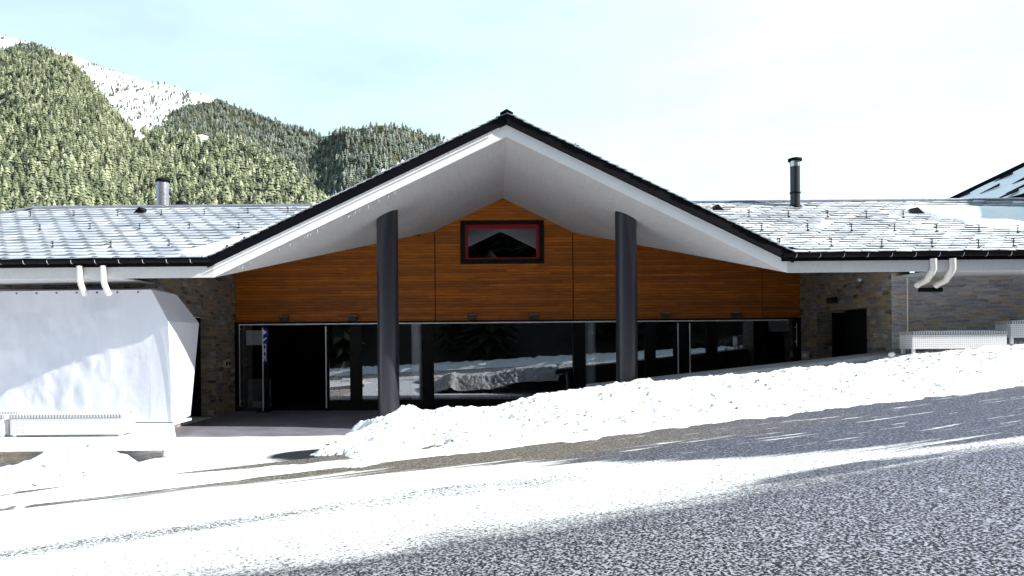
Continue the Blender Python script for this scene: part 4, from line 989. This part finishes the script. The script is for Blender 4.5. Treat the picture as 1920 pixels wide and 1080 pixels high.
# feather banner in the doorway
bx = XW(498); fl = empty('banner', (bx, YW-.3, FL), 'blue upright banner with white triangle and lettering in the open doorway', 'banner')
ztp = at(497, 614, YW-.3).z-FL
mb = MB(); mb.tube([(0, 0, .02), (0, 0, ztp)], .016, 8); mb.build('pole', M['white_metal'], fl)
mb = MB(); mb.bbox((-.18, -.12, .018), (.18, .12, .045), .01); mb.build('base', M['black_metal'], fl)
mb = MB(); mb.prism([(.0, 0, ztp-1.05), (.10, 0, ztp-1.0), (.13, 0, ztp-.5), (.17, 0, ztp-.15), (.14, 0, ztp-.03), (0, 0, ztp)], (0, .006, 0)); fb = mb.build('cloth', M['blue_cloth'], fl)
mb = MB(); mb.prism([(.012, -.004, ztp-.21), (.125, -.004, ztp-.135), (.012, -.004, ztp-.05)], (0, .002, 0)); mb.build('triangle', M['white_print'], fb)
mb = MB(); mb.prism([(.012, -.004, ztp-.34), (.105, -.004, ztp-.27), (.11, -.004, ztp-.30), (.012, -.004, ztp-.40)], (0, .002, 0))
z_ = ztp-.46
for k_ in range(5):
    mb.box((.012, -.004, z_-.085), (.035, -.002, z_)); mb.box((.08, -.004, z_-.085), (.10, -.002, z_)); mb.box((.035, -.004, z_-(.085 if k_ % 2 else .02)), (.08, -.002, z_-(.065 if k_ % 2 else 0)))
    if k_ in (1, 3): mb.box((.035, -.004, z_-.05), (.08, -.002, z_-.035))
    z_ -= .10
mb.build('lettering', M['white_print'], fb)
# yellow lounge chair and blue tubs behind the glass
p = at(634, 700, YW+.45); yc = empty('lounge_chair', (p.x, YW+.32, FL+.012), 'yellow and white reclining chair just behind the left door glass', 'chair')
def slab(path, w_, t_):
    mb = MB(); vs = []
    for (x, z) in path: vs += [(x, -w_/2, z), (x, w_/2, z), (x, w_/2, z-t_), (x, -w_/2, z-t_)]
    mb.add(vs, [(i*4+k_, i*4+(k_+1) % 4, (i+1)*4+(k_+1) % 4, (i+1)*4+k_) for i in range(len(path)-1) for k_ in range(4)]+[(0, 1, 2, 3), tuple(len(vs)-4+i for i in range(4))], True); return mb
slab([(-.22, .45), (-.2, .62), (-.12, .78), (-.02, .92), (.06, 1.0)], .45, .10).build('seat', M['yellow_cloth'], yc)
slab([(-.02, 1.08), (.08, 1.10), (.14, 1.18), (.20, 1.30), (.24, 1.40)], .45, .07).build('headrest', M['white_metal'], yc)
for y in (-.2, .2):
    mb = MB(); mb.tube([(-.22, y, .42), (-.25, y, 0)], .018, 8); mb.build('leg', M['steel'], yc); mb = MB(); mb.tube([(.02, y, .92), (.12, y, 0)], .018, 8); mb.build('leg', M['steel'], yc)
for px, lab in ((915, 'left one of the two blue tubs behind the big pane'), (946, 'right one of the two blue tubs behind the big pane')):
    p = at(px, 745, YW+.6); tb = empty('blue_tub', (p.x, YW+.35, FL+.012), lab, 'tub', 'blue tubs behind the glass')
    mb = MB(); mb.lathe([(0, .0), (.13, .0), (.17, .42), (.185, .42), (.185, .45), (.165, .45), (.125, .03), (0, .03)], (0, 0, 0), 24); mb.build('body', M['blue_plastic'], tb)
    mb = MB(); mb.tube([(.18*math.cos(a), .02, .45+.14*math.sin(a)) for a in [math.pi*i/8 for i in range(9)]], .006, 6); mb.build('handle', M['steel'], tb)
